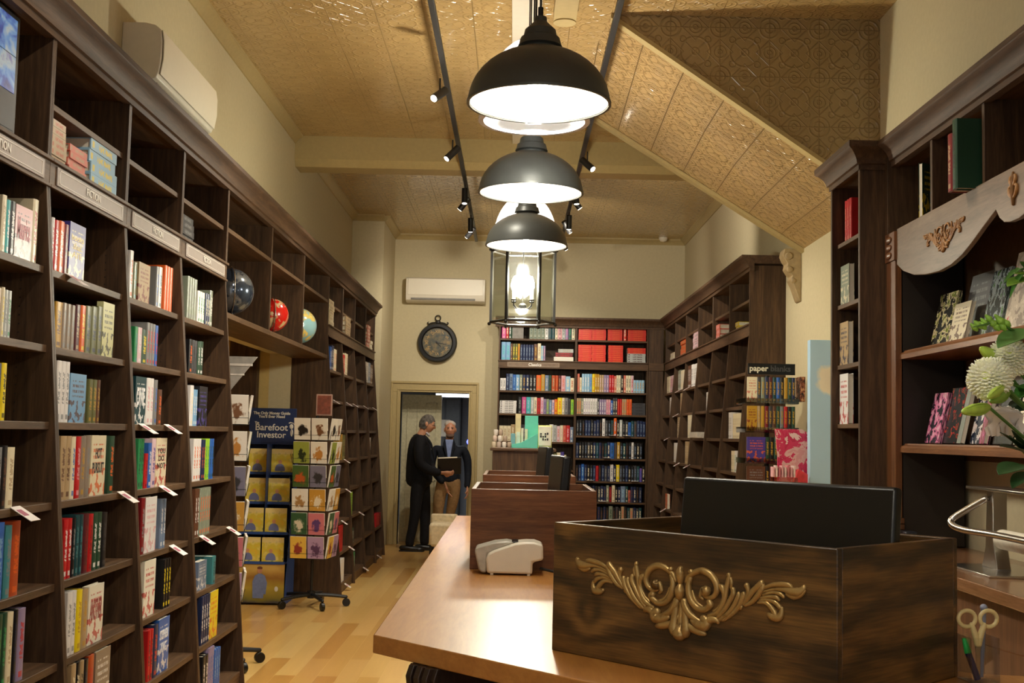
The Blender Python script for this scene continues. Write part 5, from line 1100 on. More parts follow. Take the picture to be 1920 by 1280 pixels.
pendant(.057, 2.18, 'unseen black dome pendant added above the near counter end to light the bouquet', 8); pendant(.06, .87, 'unseen black dome pendant added toward the shop front to light the foreground', 12)  # two unseen pendants added above the frame to light flowers and foreground
CG = glass('clear_ribbed_glass', (248,250,255), alpha=.06, dif=.3)
def gpendant(x, y, label):
    z = 2.6; R = .19; HG = .23
    t = thing('glass_pendant', label, 'pendant lamp', (x, y, z), 0, 'clear glass dome pendants over the counter')
    out = [(R, 0), (R, .02), (R*.97, .03)]+[(R*.97*math.cos(a), .03+.27*math.sin(a)) for a in [i*PI/2/9*.9 for i in range(1, 10)]]
    MB().lathe(out+[(r-.004, zz) for r, zz in out[::-1]], 48).build('glass_shade', CG, t, world=False, smooth=60)
    g = MB(); g.lathe([(R-.012, -.004), (R+.006, -.004), (R+.006, .006), (R-.012, .006)], 48, closed=True); g.build('glass_rim', plain('frosted_rim', (226,228,240), .2), t, world=False)
    MB().sphere((0, 0, .1), .05, 16, 12).build('bulb', BULB, t, world=False); MB().cyl((0, 0, .15), (0, 0, .31), .03, 16).build('lamp_holder', WHP, t, world=False)
    MB().cyl((0, 0, .31), (0, 0, CZ-z), .0035, 8).build('cable', BLK, t, world=False)
    MB().lathe([(.05, 0), (.045, -.02), (.001, -.025)], 24, (0, 0, CZ-z)).build('ceiling_rose', BLK, t, world=False)
    pointlight('bulb_light', (0, 0, .03), GLASS_W, t)
gpendant(.05, 4.14, 'clear glass dome pendant half hidden behind the nearest black pendant'); gpendant(.045, 6.9, 'clear glass dome pendant behind the third black pendant')
# hexagonal lantern
LY = 8.0; t = thing('lantern', 'hexagonal glass and dark metal lantern with candle bulbs below the third pendant', 'lantern', (.045, LY, 2.25))
R = .213; H = .48; cs = [(R*math.cos(PI/3*i), R*math.sin(PI/3*i)) for i in range(6)]; DM = plain('dark_bronze', (46,44,40), .35, .6)
g = MB()
for i in range(6):
    a, b = cs[i], cs[(i+1) % 6]
    g.box(-.008, -.008, .0, .008, .008, H, M=Matrix.Translation((a[0], a[1], 0)) @ Matrix.Rotation(PI/3*i, 4, 'Z'))
    for z in (0, H): g.cyl((a[0], a[1], z), (b[0], b[1], z), .009, 8); 
    g.sphere((a[0]*1.04, a[1]*1.04, -.012), .012, 8, 6); g.sphere((a[0]*1.04, a[1]*1.04, H+.01), .012, 8, 6)
    g.tube([(a[0], a[1], H), (a[0]*.5, a[1]*.5, H+.09), (a[0]*.1, a[1]*.1, H+.17)], .006, 6)
g.sphere((0, 0, H+.18), .025, 12, 8); g.build('frame', DM, t, world=False)
LG = glass('lantern_glass', (248,250,246), alpha=.03, fr=.35)
for i in range(6):
    a, b = Vector((*cs[i], 0))*.97, Vector((*cs[(i+1) % 6], 0))*.97; g = MB(); n_ = (a+b).normalized()*.003
    g.add([a+Vector((0, 0, .012)), b+Vector((0, 0, .012)), b+Vector((0, 0, H-.012)), a+Vector((0, 0, H-.012)), a+n_+Vector((0, 0, .012)), b+n_+Vector((0, 0, .012)), b+n_+Vector((0, 0, H-.012)), a+n_+Vector((0, 0, H-.012))], [(0,1,2,3),(7,6,5,4),(0,4,5,1),(2,6,7,3),(1,5,6,2),(0,3,7,4)])
    g.build('glass_pane', LG, t, world=False, smooth=0)
g = MB(); g.cyl((0, 0, .12), (0, 0, H+.17), .005, 8); g.sphere((0, 0, .11), .028, 12, 8, (1, 1, .8)); g.lathe([(.001, -.03), (.012, -.015), (.02, 0)], 12, (0, 0, .095))
for i in range(4):
    a = PI/4+PI/2*i; c_, s_ = math.cos(a), math.sin(a)
    g.tube([(0, 0, .11), (.04*c_, .04*s_, .09), (.08*c_, .08*s_, .11), (.085*c_, .085*s_, .14)], .005, 6); g.lathe([(.02, 0), (.014, -.008), (.001, -.01)], 12, (.085*c_, .085*s_, .148))
g.build('candle_arms', DM, t, world=False)
for i in range(4):
    a = PI/4+PI/2*i; c_, s_ = .085*math.cos(a), .085*math.sin(a)
    cd = MB().cyl((c_, s_, .148), (c_, s_, .23), .011, 12).build('candle_sleeve', SHW, t, world=False)
    MB().lathe([(.001, 0), (.01, .008), (.014, .025), (.01, .05), (.001, .075)], 12, (c_, s_, .23)).build('candle_bulb', BULB, cd, world=False)
MB().cyl((0, 0, H+.19), (0, 0, CZ-2.25), .005, 8).build('chain', DM, t, world=False); MB().lathe([(.06, 0), (.05, -.03), (.001, -.035)], 24, (0, 0, CZ-2.25)).build('ceiling_rose', DM, t, world=False)
pointlight('candle_light', (0, 0, .3), LANT_W, t, .09)
# track rails with spotlights
ZT = 3.9
SW = 0
def spot(t, x, y, z, dirv, aim, W, on=True, tex=0):
    d = Vector(dirv).normalized(); c = Vector((x, y, z))
    s_ = MB().cyl(c-d*.075, c+d*.075, .029, 20).build('spotlight', BLK, t, .003)
    MB().cyl(c+d*.0752, c+d*.077, .022, 20).build('lens', emis('spot_lens', (255,244,224), 12) if on else plain('lens_off', (90,90,92), .2), s_, world=False, off=None) if 0 else None
    g = MB().cyl(c+d*.0755, c+d*.0775, .023, 20); le = g.build('lens', emis('spot_lens', (255,244,224), 12), s_)
    le.data.transform(Matrix.Translation(Vector(wloc(s_))-Vector(wloc(s_))));
    MB().cyl((x, y, ZT-.01), (x, y, z), .006, 8).build('bracket', BLK, s_)
    l = bpy.data.lights.new('spot_light', 'SPOT'); l.energy = W; l.color = (1, .91, .76); l.spot_size = 1.5; l.spot_blend = .8; l.shadow_soft_size = .03
    o = bpy.data.objects.new('spot_light', l); COL.objects.link(o); o.parent = t
    o.location = c+d*.09-Vector(wloc(t)); o.rotation_euler = (Vector(aim)-(c+d*.09)).to_track_quat('-Z', 'Y').to_euler()
SW = 80
for x, lab, lst in ((-.512, 'left black ceiling track rail with spotlights', [((-.545, 7.95), (-.5, -.7, -.6), (-1.7, 6.2, 1.2)), ((-.545, 9.65), (-.6, -.35, -.7), (-1.7, 9.4, 1.4)), ((-.515, 11.4), (0, -.1, -1), (-.2, 11, 0)), ((-.535, 11.8), (-.6, .2, -.75), (-1.7, 12.6, 1.2)), ((-.515, 13.0), (0, .3, -1), (-.5, 16.2, 3.3)), ((-.535, 13.5), (-.6, .5, -.7), (-1.2, 16, 2.0))]),
                    (.545, 'right black ceiling track rail with spotlights', [((.575, 9.95), (.6, -.5, -.65), (2.0, 9.6, 1.4)), ((.55, 11.3), (.1, .0, -1), (2.3, 12.8, 3.5)), ((.56, 11.6), (.6, .2, -.75), (2.0, 12.8, 1.4)), ((.55, 12.7), (0, .3, -1), (1.2, 16.2, 3.4)), ((.54, 13.0), (.5, .4, -.75), (2.0, 14.8, 1.4)), ((.55, 14.2), (.5, .4, -.75), (.3, 15.9, 1.8))])):
    t = thing('track_light', lab, 'track light', (x, 9.5, ZT))
    MB().box(x-.018, 3.5, ZT, x+.018, 14.9, ZT+.03).build('rail', BLK, t, .002)
    for (sx, sy), dv, aim in lst: spot(t, sx, sy, ZT-.12, dv, aim, SW)
    # unseen spots added above the frame to light the near shelves and floor
    for sy, aim in ((3.9, -1), (5.4, 1)):
        s_ = 1 if x > 0 else -1
        spot(t, x+s_*.03, sy, ZT-.1, (s_*.7, .0, -.7), (s_*1.9, sy+(0 if s_ > 0 else .4), 1.5) if s_ > 0 or sy < 5 else (-.9, 7.2, 0), SW*.6 if s_ > 0 or sy < 5 else SW*2)
# smoke detector
o = MB().lathe([(.001, -.06), (.04, -.05), (.06, -.02), (.06, 0)], 24, (1.98, 16.12, CZ)).build('smoke_detector', WHP, smooth=50); tag(o, 'small white dome smoke detector at the back ceiling corner', 'detector')
# ================================================================== AIR CONDITIONERS
t = thing('air_conditioner', 'white wall air conditioner high on the left wall above the bookcases', 'air conditioner', (-1.97, 6.65, 3.28))
pr = [(-2.07, 3.285), (-1.93, 3.285), (-1.885, 3.30), (-1.872, 3.33), (-1.862, 3.4), (-1.862, 3.5), (-1.87, 3.555), (-1.9, 3.578), (-1.95, 3.59), (-2.07, 3.59)]
MB().prism(pr, 6.07, 7.22).build('body', WHP, t, .006); MB().prism([(-1.871, 3.32), (-1.858, 3.4), (-1.858, 3.5), (-1.868, 3.555), (-1.862, 3.555), (-1.852, 3.5), (-1.852, 3.4), (-1.865, 3.32)], 6.085, 7.205).build('front_panel', plain('ac_front', (232,224,204), .4, var=.005), t, .002)
MB().box(-1.99, 6.12, 3.281, -1.89, 7.17, 3.286).build('louvre', plain('ac_vent', (150,140,120), .5), t)
t = thing('air_conditioner', 'white wall air conditioner on the back wall above the clock', 'air conditioner', (-.95, 16.2, 3.26))
pr = [(16.3, 3.262), (16.16, 3.262), (16.1, 3.285), (16.085, 3.33), (16.08, 3.5), (16.09, 3.575), (16.12, 3.595), (16.3, 3.6)]
MB().prism(pr, -1.49, -.42, 'yz').build('body', WHP, t, .006); MB().box(-1.42, 16.083, 3.29, -.55, 16.11, 3.315).build('louvre', plain('ac_slot', (116,112,104), .5), t, .002); MB().box(-1.46, 16.076, 3.355, -.45, 16.083, 3.575).build('front_panel', MATS['ac_front'], t, .003)
# ================================================================== CLOCK
t = thing('wall_clock', 'round black wall clock with ring top hanging above the doorway', 'clock', (-1.055, 16.25, 2.725))
Rx = Matrix.Rotation(PI/2, 4, 'X')
MB().lathe([(.2, -.04), (.2, .03), (.215, .045), (.25, .045), (.268, .02), (.268, -.04)], 56, M=Rx).build('case', plain('clock_black', (26,26,28), .22), t, world=False)
CF = NT('clock_dial'); CF.base(CF.ramp(CF.noise(CF.coord('Object', (1,1,1)), 16, 4), [(.35, (40,48,46)), (.5, (84,78,54)), (.65, (120,100,62))]), .4)
MB().lathe([(.001, .005), (.205, .005)], 56, M=Rx).build('dial', CF.m, t, world=False)
NUM = plain('clock_gold', (176,142,80), .4)
for i, s_ in enumerate(['XII','I','II','III','IV','V','VI','VII','VIII','IX','X','XI']):
    a = PI/2-i*PI/6; text_mesh('numeral', s_, .06, NUM, t, Matrix.Translation((.15*math.cos(a), -.008, .15*math.sin(a))) @ Matrix.Rotation(-i*PI/6, 4, 'Y') @ Rx, bold=.001)
g = MB(); g.prism([(-.006, -.03), (.006, -.03), (.003, .12), (-.003, .12)], -.014, -.012); 
hnd = g.build('hand', BLK, t, world=False); hnd.rotation_euler.y = 1.75
hnd = MB().prism([(-.008, -.03), (.008, -.03), (.004, .08), (-.004, .08)], -.018, -.016).build('hand', BLK, t, world=False); hnd.rotation_euler.y = 2.4
MB().lathe([(.001, .02), (.015, .018), (.015, .005)], 20, M=Rx).build('hub', BLK, t, world=False)
g = MB(); n_ = 24
g.tube([(.036*math.cos(2*PI*i/n_), 0, .335+.036*math.sin(2*PI*i/n_)) for i in range(n_+1)], .008, 8, 1, cap=False)
g.sphere((0, 0, .28), .03, 12, 8, (1.3, .6, .8))
for s_ in (-1, 1): g.tube([(s_*.02, 0, .275), (s_*.08, 0, .268), (s_*.12, 0, .25), (s_*.14, 0, .27), (s_*.125, 0, .28)], [.008, .01, .01, .007, .005], 8)
g.build('crest', plain('clock_iron', (34,32,30), .4), t, world=False)
# ================================================================== GLOBES
def globe(x, y, r, label, ocean, land, gl=.18, metal=0, axis=True):
    z = 2.2+.035
    t = thing('globe', label, 'globe', (x, y, 2.2), 0, 'globes above the opening')
    G = NT('globe_'+label.split()[1]+label.split()[0]); nz = G.noise(G.coord('Object', (1,1,1)), 9, 5, .6, .3)
    G.base(G.ramp(nz, [(0, ocean), (.53, ocean), (.545, land), (.62, tuple(min(255, v*1.1) for v in land))]), gl, metal)
    MB().sphere((0, 0, r+.035), r, 40, 28).build('ball', G.m, t, world=False, smooth=80)
    g = MB(); g.lathe([(r*.55, 0), (r*.55, .01), (r*.2, .02), (r*.12, .05)], 24, cap=True); g.build('base', plain('globe_base', (60,50,42), .4), t, world=False)
    g = MB(); g.tube([((r+.012)*math.sin(a)*.4, (r+.012)*math.sin(a)*.9*-1, r+.035-(r+.012)*math.cos(a)) for a in [i*PI/12 for i in range(13)]], .004, 6, 1); g.build('meridian', CHR, t, world=False)
globe(-1.85, 7.72, .15, 'dark silver globe in the overhead shelf nearest us', (70,80,96), (120,126,132), .15, .6)
globe(-1.85, 9.05, .128, 'red globe with beige continents in the middle overhead shelf', (190,30,22), (180,150,110))
globe(-1.85, 10.2, .152, 'pale blue globe with yellow continents in the farthest overhead shelf', (150,196,204), (220,196,110))
# ================================================================== WALL MONITOR
t = thing('security_monitor', 'wall screen with blue camera pictures at the top left corner', 'screen', (-1.88, 3.9, 2.7))
MB().box(-1.82, 3.3, 2.5, -1.775, 4.15, 2.93).build('housing', BLKP, t, .006)
SC = NT('cctv_picture'); v = SC.coord('Object', (1, 3, 4.4)); f = SC.noise(v, 2.4, 3, .6, .5)
col = SC.ramp(f, [(.3, (30,30,90)), (.42, (52,84,170)), (.52, (110,160,210)), (.62, (190,200,196)), (.7, (120,110,170))])
SC.base((10,10,20), .3); SC.t.links.new(col, SC.b.inputs['Emission Color']); SC.b.inputs['Emission Strength'].default_value = .42
g = MB()
for y0, y1 in ((3.34, 3.72), (3.725, 4.12)):
    for z0, z1 in ((2.65, 2.778), (2.782, 2.91)): g.box(-1.775, y0, z0, -1.773, y1, z1)
g.build('picture', SC.m, t); MB().box(-1.775, 3.33, 2.52, -1.7735, 4.13, 2.64).build('lower_bezel', plain('bezel_grey', (44,44,46), .4), t)
MB().box(XL_+.012, 3.8, 2.6, -1.82, 4.1, 2.85).build('mount', BLK, t)

# ================================================================== CARD SPINNERS
def cardmat(i):
    rnd = random.Random(i*13+5)
    pal = [((236,230,218), (30,28,26)), ((232,226,214), (120,80,50)), ((150,160,70), (40,50,30)), ((232,226,214), (190,130,60)), ((70,100,50), (190,90,40)), ((120,118,140), (50,50,56)), ((236,232,224), (170,130,80)), ((200,150,60), (230,220,200)), ((50,90,60), (220,210,190)), ((206,120,130), (90,60,120)), ((230,190,80), (150,60,50)), ((180,150,190), (90,60,100))]
    a, b = pal[i % 12]; key = 'card_art_%d' % (i % 12)
    if key in MATS: return MATS[key]
    t_ = NT(key); o_ = t_.sep(t_.coord('Generated'))
    dx = t_.math('SUBTRACT', o_[0], .5); dz = t_.math('SUBTRACT', o_[2], .42); r_ = t_.math('SQRT', t_.math('ADD', t_.math('MULTIPLY', dx, dx), t_.math('MULTIPLY', dz, dz)))
    k = t_.math('ADD', r_, t_.math('MULTIPLY', t_.math('SUBTRACT', t_.noise(t_.coord('Generated', (1,1,1), (i*1.7, i*.9, i*2.3)), 3.2+(i % 4), 3), .5), .9))
    t_.base(t_.ramp(k, [(0, b), (.2, b), (.24, tuple((x+y)/2 for x, y in zip(a, b))), (.32, a)]), .4); MATS[key] = t_.m; return t_.m
SUBJ = ['a black and white dog', 'a hare', 'a leafy scene', 'a tan animal', 'a red parrot', 'a grey scene', 'a giraffe', 'a golden scene', 'a green scene', 'a pink pattern', 'a yellow pattern', 'a mauve pattern']
ROWN = ['top', 'second', 'third', 'fourth', 'fifth', 'bottom']
def spinner(x, y, label, where, zs, rot, R=.15, sign=None, base=.3):
    t = thing('card_spinner', label, 'display stand', (x, y, 0))
    MB().cyl((x, y, .09), (x, y, zs[0]+.22), .013, 12).build('pole', BLK, t)
    hub = MB().cyl((x, y, .07), (x, y, .13), .035, 16).build('hub', BLK, t)
    for k in range(5):
        a = rot+.3+k*2*PI/5; c_, s_ = math.cos(a), math.sin(a)
        MB().tube([(x, y, .1), (x+c_*base*.5, y+s_*base*.5, .095), (x+c_*base, y+s_*base, .08)], [.018, .016, .014], 8).build('leg', BLK, t)
        MB().cyl((x+c_*base-s_*.015, y+s_*base+c_*.015, .034), (x+c_*base+s_*.015, y+s_*base-c_*.015, .034), .034, 20).build('caster', BLKP, t, .003)
    for r_, z in enumerate(zs):
        g = MB(); h = .04
        for k in range(4):
            a = rot+k*PI/2; M = Matrix.Translation((x, y, z)) @ Matrix.Rotation(a, 4, 'Z')
            for dx in (-.15, -.0, .15): g.add(*wire(M, (dx, -R-.012, 0), (dx, -R-.03, h+.04)))
            g.add(*wire(M, (-.15, -R-.02, h), (.15, -R-.02, h))); g.add(*wire(M, (-.15, -R-.004, -.004), (.15, -R-.004, -.004)))
        g.lathe([(R, -.008), (.01, -.008), (.01, -.002), (R, -.002)], 4, (x, y, z), M=Matrix.Rotation(rot+PI/4, 4, 'Z'), closed=True)
        g.build('rack_tier', BLK, t, smooth=0)
        for k in range(4):
            for j in (0, 1):
                a = rot+k*PI/2; nrm = Vector((math.sin(a), -math.cos(a), 0)); 
                if nrm.dot(Vector((-x, -y, 0)).normalized()) < -.05: continue
                idx = r_*2+j+k*3+(9 if k in (1, 3) else 0)
                M = Matrix.Translation((x, y, z)) @ Matrix.Rotation(a, 4, 'Z') @ Matrix.Translation(((-.076 if j == 0 else .076), -R-.012, 0)) @ Matrix.Rotation(.12, 4, 'X')
                o = bpy.data.objects.new('greeting_card', card_mesh(cardmat(idx))); COL.objects.link(o); o.matrix_world = M
                face = {0: 'front face', 1: 'right face', 3: 'left face', 2: 'rear face'}[k]
                tag(o, 'greeting card with %s, %s tier, %s %s pocket, %s' % (SUBJ[idx % 12][2:], ROWN[r_], face, 'left' if j == 0 else 'right', where), 'greeting card', 'greeting cards in the spinners')
    return t
def wire(M, a, b, r=.002):
    g = MB(); g.cyl(M @ Vector(a), M @ Vector(b), r, 5); return g.v, g.f
CM = {}
def card_mesh(m_):
    if m_.name in CM: return CM[m_.name]
    g = MB(); g.box(-.07, -.002, 0, .07, .012, .185, 1); g.box(-.0695, -.0035, .001, .0695, -.002, .184, 0); CM[m_.name] = me = g.mesh('greeting_card', [m_, plain('card_edge', (226,220,208), .7)], smooth=0); return me
zs1 = [1.42, 1.22, 1.02, .82, .62, .42]
t = spinner(-1.70, 10.42, 'black wheeled card spinner full of animal greeting cards by the dark end panel', 'middle spinner', zs1, -.13)
g = MB(); g.box(-1.71, 10.40, 1.63, -1.57, 10.41, 1.815); g.build('sign_frame', plain('dusty_pink', (176,140,124), .5), t, .002); MB().box(-1.698, 10.396, 1.642, -1.582, 10.401, 1.803).build('sign_card', plain('sign_rust', (120,62,44), .5, var=.15), t)
zs2 = [1.53, 1.30, 1.08, .86, .64, .42]
t = spinner(-1.86, 7.72, 'second card spinner half hidden behind the last near bookcase', 'left spinner', zs2, .25, .14)
SG = plain('dull_silver', (176,172,164), .4, .2)
MB().prism([(-1.97, 1.96), (-1.64, 1.96), (-1.81, 1.74), (-1.84, 1.74)], 7.64, 7.652).build('sign_panel', SG, t, .002)
g = MB(); g.box(-1.93, 7.636, 1.9, -1.67, 7.639, 1.915); g.box(-1.87, 7.636, 1.84, -1.72, 7.639, 1.85); g.build('sign_lines', plain('white_line', (226,220,210), .5), t)
# ================================================================== BOOK POSTER STAND
NAVY = plain('stand_navy', (24,44,88), .5, var=.03)
t = thing('poster_stand', 'navy cardboard floor stand with eight yellow books in the alcove opening', 'display stand', (-2.14, 10.6, 0))
t.rotation_euler.z = 0
MB().prism([(10.42, 0), (10.85, 0), (10.85, 1.36), (10.75, 1.36)], -1.935, -1.93, 'yz').build('side_wall', plain('stand_blue', (40,74,140), .5, var=.03), t); MB().prism([(10.42, 0), (10.85, 0), (10.85, 1.36), (10.75, 1.36)], -2.35, -2.345, 'yz').build('side_wall', MATS['stand_blue'], t)
MB().box(-2.35, 10.84, 0, -1.93, 10.85, 1.38).build('back_wall', NAVY, t)
MB().box(-2.35, 10.70, 1.38, -1.93, 10.715, 1.69).build('header', NAVY, t, .004)
MB().box(-2.35, 10.70, 1.37, -1.93, 10.85, 1.38).build('top_board', NAVY, t)
HW = plain('header_cream', (214,210,200), .5, var=0)
for s_, z, sz in (('The Only Money Guide', 1.645, .034), ("You'll Ever Need", 1.615, .034), ('The', 1.56, .024), ('Barefoot', 1.518, .082), ('Investor', 1.452, .078)):
    text_mesh('header_lettering', s_, sz, HW, t, face_mat((-2.15 if s_ != 'The' else -2.28, 10.698, z), (1,0,0), (0,0,1), t), bold=.0012)
g = MB(); g.sphere((-1.968, 10.698, 1.475), .018, 10, 6, (.7, .1, 1.8)); g.sphere((-1.972, 10.698, 1.53), .022, 10, 6, (.8, .1, 1))
for i in range(5): g.sphere((-1.992+i*.011, 10.698, 1.557+[.004, .008, .006, .002, -.006][i]), .006, 8, 5, (1, .2, 1))
g.build('footprint_mark', HW, t)
FLD = NT('poster_field'); o_ = FLD.sep(FLD.coord('Generated')); f = FLD.math('ADD', o_[2], FLD.math('MULTIPLY', FLD.noise(FLD.coord('Generated'), 3, 3), .25))
FLD.base(FLD.ramp(f, [(.1, (40,44,70)), (.22, (120,110,40)), (.5, (176,150,50)), (.75, (150,104,40)), (.9, (190,150,70)), (1, (206,170,90))]), .5)
MB().box(-2.345, 10.41, .02, -1.935, 10.42, .36).build('poster', FLD.m, t)
g = MB(); g.prism([(-2.2, .06), (-2.205, .2), (-2.185, .25), (-2.155, .268), (-2.13, .268), (-2.1, .25), (-2.08, .19), (-2.09, .09), (-2.105, .1), (-2.11, .06)], 10.405, 10.41); pm = g.build('poster_figure', plain('shirt_blue', (110,124,166), .6), t, smooth=60)
MB().sphere((-2.145, 10.407, .295), .024, 12, 8, (.9, .06, 1.2)).build('poster_face', plain('poster_skin', (196,140,104), .6), t); MB().sphere((-2.145, 10.4065, .315), .024, 12, 8, (.95, .05, .6)).build('poster_hair', plain('poster_hair', (110,66,40), .6), t)
MB().sphere((-2.0, 10.408, .14), .016, 10, 6, (1, .1, 1.4)).build('poster_dog', HW, t)
YB_ = NT('yellow_cover'); o_ = YB_.sep(YB_.coord('Generated')); f = YB_.noise(YB_.coord('Generated'), 3.2, 3)
dx = YB_.math('SUBTRACT', o_[0], .42); dz = YB_.math('SUBTRACT', o_[2], .28); rr = YB_.math('SQRT', YB_.math('ADD', YB_.math('MULTIPLY', dx, dx), YB_.math('MULTIPLY', dz, dz)))
c_ = YB_.ramp(f, [(.35, (226,190,60)), (.5, (214,196,70)), (.62, (230,210,120)), (.7, (150,160,80))]); c_ = YB_.mix(YB_.math('MULTIPLY', YB_.math('GREATER_THAN', o_[2], .8), .7), c_, (*lin((228,206,150)), 1)); bx = YB_.math('DIVIDE', dx, .24); bz = YB_.math('DIVIDE', YB_.math('SUBTRACT', o_[2], .16), .24); rb = YB_.math('SQRT', YB_.math('ADD', YB_.math('MULTIPLY', bx, bx), YB_.math('MULTIPLY', bz, bz)))
c_ = YB_.mix(YB_.math('MULTIPLY', YB_.math('LESS_THAN', rb, 1.0), YB_.math('GREATER_THAN', o_[2], .1)), c_, (*lin((110,120,170)), 1))
hz = YB_.math('SUBTRACT', o_[2], .47); rh = YB_.math('SQRT', YB_.math('ADD', YB_.math('MULTIPLY', dx, dx), YB_.math('MULTIPLY', hz, hz))); c_ = YB_.mix(YB_.math('LESS_THAN', rh, .085), c_, (*lin((206,150,112)), 1)); YB_.base(c_, .4)
for r_ in range(4):
    zb = [1.115, .86, .605, .36][r_]; yb = 10.72-.1*r_*.9
    MB().box(-2.345, yb-.05, zb-.012, -1.935, 10.84, zb).build('tray', NAVY, t); MB().box(-2.345, yb-.052, zb-.012, -1.935, yb-.048, zb+.012).build('tray_lip', MATS['stand_blue'], t)
    for c2 in (0, 1):
        x0 = -2.335+c2*.2; o = MB().box(x0, yb-.045, zb, x0+.185, yb-.02, zb+.215).build('book', YB_.m, off=(x0+.09, yb-.03, zb), smooth=0, bevel=.001)
        tag(o, 'yellow book with blue-shirted figure, %s column, %s row of the navy stand' % (['left', 'right'][c2], ['top', 'second', 'third', 'lowest'][r_]), 'book', 'yellow books in the navy stand')
MB().box(-2.142, 10.5, .36, -2.138, 10.84, 1.37).build('divider', NAVY, t)
# ================================================================== FAR COUNTER CABINET AND ITS GOODS
t = thing('end_cabinet', 'dark raised cabinet at the far end of the counter with small goods on top', 'cabinet', (.07, 7.7, 0))
MB().box(-.125, 7.47, 0, .255, 7.95, 1.4).build('body', DK, t, .003); MB().box(-.14, 7.455, 1.4, .27, 7.965, 1.418).build('top_board', DKX, t, .003)
zc = 1.419; q = 7.6/2250
GL_ = 'small goods on the end cabinet'
TEALM = plain('mint_card', (96,196,172), .5, var=.02)
t = thing('card_holder', 'mint green cardboard display holder on the far end cabinet', 'display holder', (.08, 7.6, zc))
MB().box((984-962)*q-.0, 7.7, zc, (1009-962)*q, 7.706, zc+.205).build('back_card', TEALM, t, .001)
MB().prism([(-.0, zc), ((1008-962)*q, zc), ((1008-962)*q, zc+.095), ((978-962)*q, zc+.035), (-.0-.015, zc+.02)], 7.56, 7.565).build('front_card', TEALM, t, .001); MB().box(-.01, 7.565, zc, .155, 7.7, zc+.004).build('base_card', TEALM, t)
for i, (x0, x1, h, c_) in enumerate(((958, 967, .09, (110,160,166)), (968, 976, .1, (206,216,196)), (966, 977, .215, (214,198,150)), (977, 982, .125, (214,206,186)), (984, 990, .12, (206,200,170)))):
    o = MB().box((x0-962)*q, 7.6+i*.02, zc+.004, (x1-962)*q-.002, 7.615+i*.02, zc+h).build('booklet', plain('booklet_%d' % i, c_, .6), bevel=.001)
    tag(o, '%s booklet beside the mint green holder, %s from front' % (['grey teal', 'pale green', 'tall yellowish', 'cream', 'ivory'][i], ORD[i]), 'booklet', GL_)
rnd = random.Random(9)
for r_ in range(3):
    for i in range(4-r_):
        x0 = -.118+i*.032+r_*.005; o = MB().lathe([(.011, 0), (.014, .01), (.014, .03), (.011, .036), (.001, .036)], 14, (x0, 7.52, zc+r_*.038)).build('small_jar', plain('jar_%d' % (i+r_), [(214,196,166), (196,176,160), (222,214,200), (170,150,130), (206,170,130), (190,190,196)][(i+r_*2) % 6], .4), smooth=40)
        tag(o, 'small cream pot, %s from left, %s layer of pile on far end cabinet' % (ORD[i], ['lowest', 'middle', 'top'][r_]), 'pot', GL_)
t = thing('notice_card', 'white notice card with yellow green border leaning on the far end cabinet', 'sign', (.2, 7.62, zc))
MB().box((1009-962)*q-.0, 7.64, zc, (1035-962)*q, 7.645, zc+.145).build('board', plain('lime_edge', (200,206,110), .5), t, .003); MB().box((1010-962)*q, 7.636, zc+.016, (1034-962)*q, 7.64, zc+.138).build('paper', PAPER, t, .002)
g = MB(); [g.box(.172+i*.014, 7.634, zc+.05+j*.018, .182+i*.014, 7.6355, zc+.06+j*.018+.004*((i+j) % 2)) for i in range(4) for j in range(3) if (i+j*2) % 5]
g.build('print_marks', BLK, t)
# cream box seat beyond the counter
t = thing('stool', 'cream upholstered low seat on dark legs beyond the counter', 'stool', (-.72, 12.5, 0))
MB().box(-.84, 12.4, .34, -.56, 12.7, .58).build('seat', plain('cream_fabric', (214,196,160), .7), t, .03); MB().box(-.84, 12.66, .5, -.56, 12.71, .66).build('backrest', MATS['cream_fabric'], t, .02)
for x in (-.82, -.58):
    for y in (12.42, 12.68): MB().cyl((x, y, 0), (x, y, .36), .014, 8).build('leg', BLK, t)

# ================================================================== PEOPLE
SKIN = plain('skin', (206,150,118), .5, 0, .4, .04); SUIT = plain('dark_suit', (24,24,28), .75, 0, .2, .12); SUIT2 = plain('navy_blazer', (26,30,40), .75, 0, .2, .12); CHINO = plain('tan_trousers', (150,118,80), .8, 0, .2, .08); SHOE = plain('black_shoe', (16,14,14), .3); SHIRT = plain('blue_shirt', (130,146,190), .7); SHIRTW = plain('white_shirt', (206,206,214), .7); HAIRG = plain('grey_hair', (96,90,84), .8, 0, .2, .25)
def skin_mesh(name, chains, mat, parent, sub=2):
    me = bpy.data.meshes.new(name); vs = []; es = []; rs = []; idx = {}
    for ch in chains:
        prev = None
        for p, r in ch:
            key = tuple(round(v, 3) for v in p)
            if key not in idx: idx[key] = len(vs); vs.append(p); rs.append(r if hasattr(r, '__len__') else (r, r))
            i = idx[key]
            if prev is not None and prev != i: es.append((prev, i))
            prev = i
    me.from_pydata(vs, es, []); o = bpy.data.objects.new(name, me); COL.objects.link(o)
    o.modifiers.new('s', 'SKIN'); sv = me.skin_vertices[0].data
    for i, r in enumerate(rs): sv[i].radius = r
    sv[0].use_root = True
    m_ = o.modifiers.new('u', 'SUBSURF'); m_.levels = sub; m_.render_levels = sub
    dg = bpy.context.evaluated_depsgraph_get(); me2 = bpy.data.meshes.new_from_object(o.evaluated_get(dg)); bpy.data.objects.remove(o)
    me2.materials.clear(); me2.materials.append(mat); me2.polygons.foreach_set('use_smooth', [True]*len(me2.polygons))
    o = bpy.data.objects.new(name, me2); COL.objects.link(o); o.parent = parent; return o
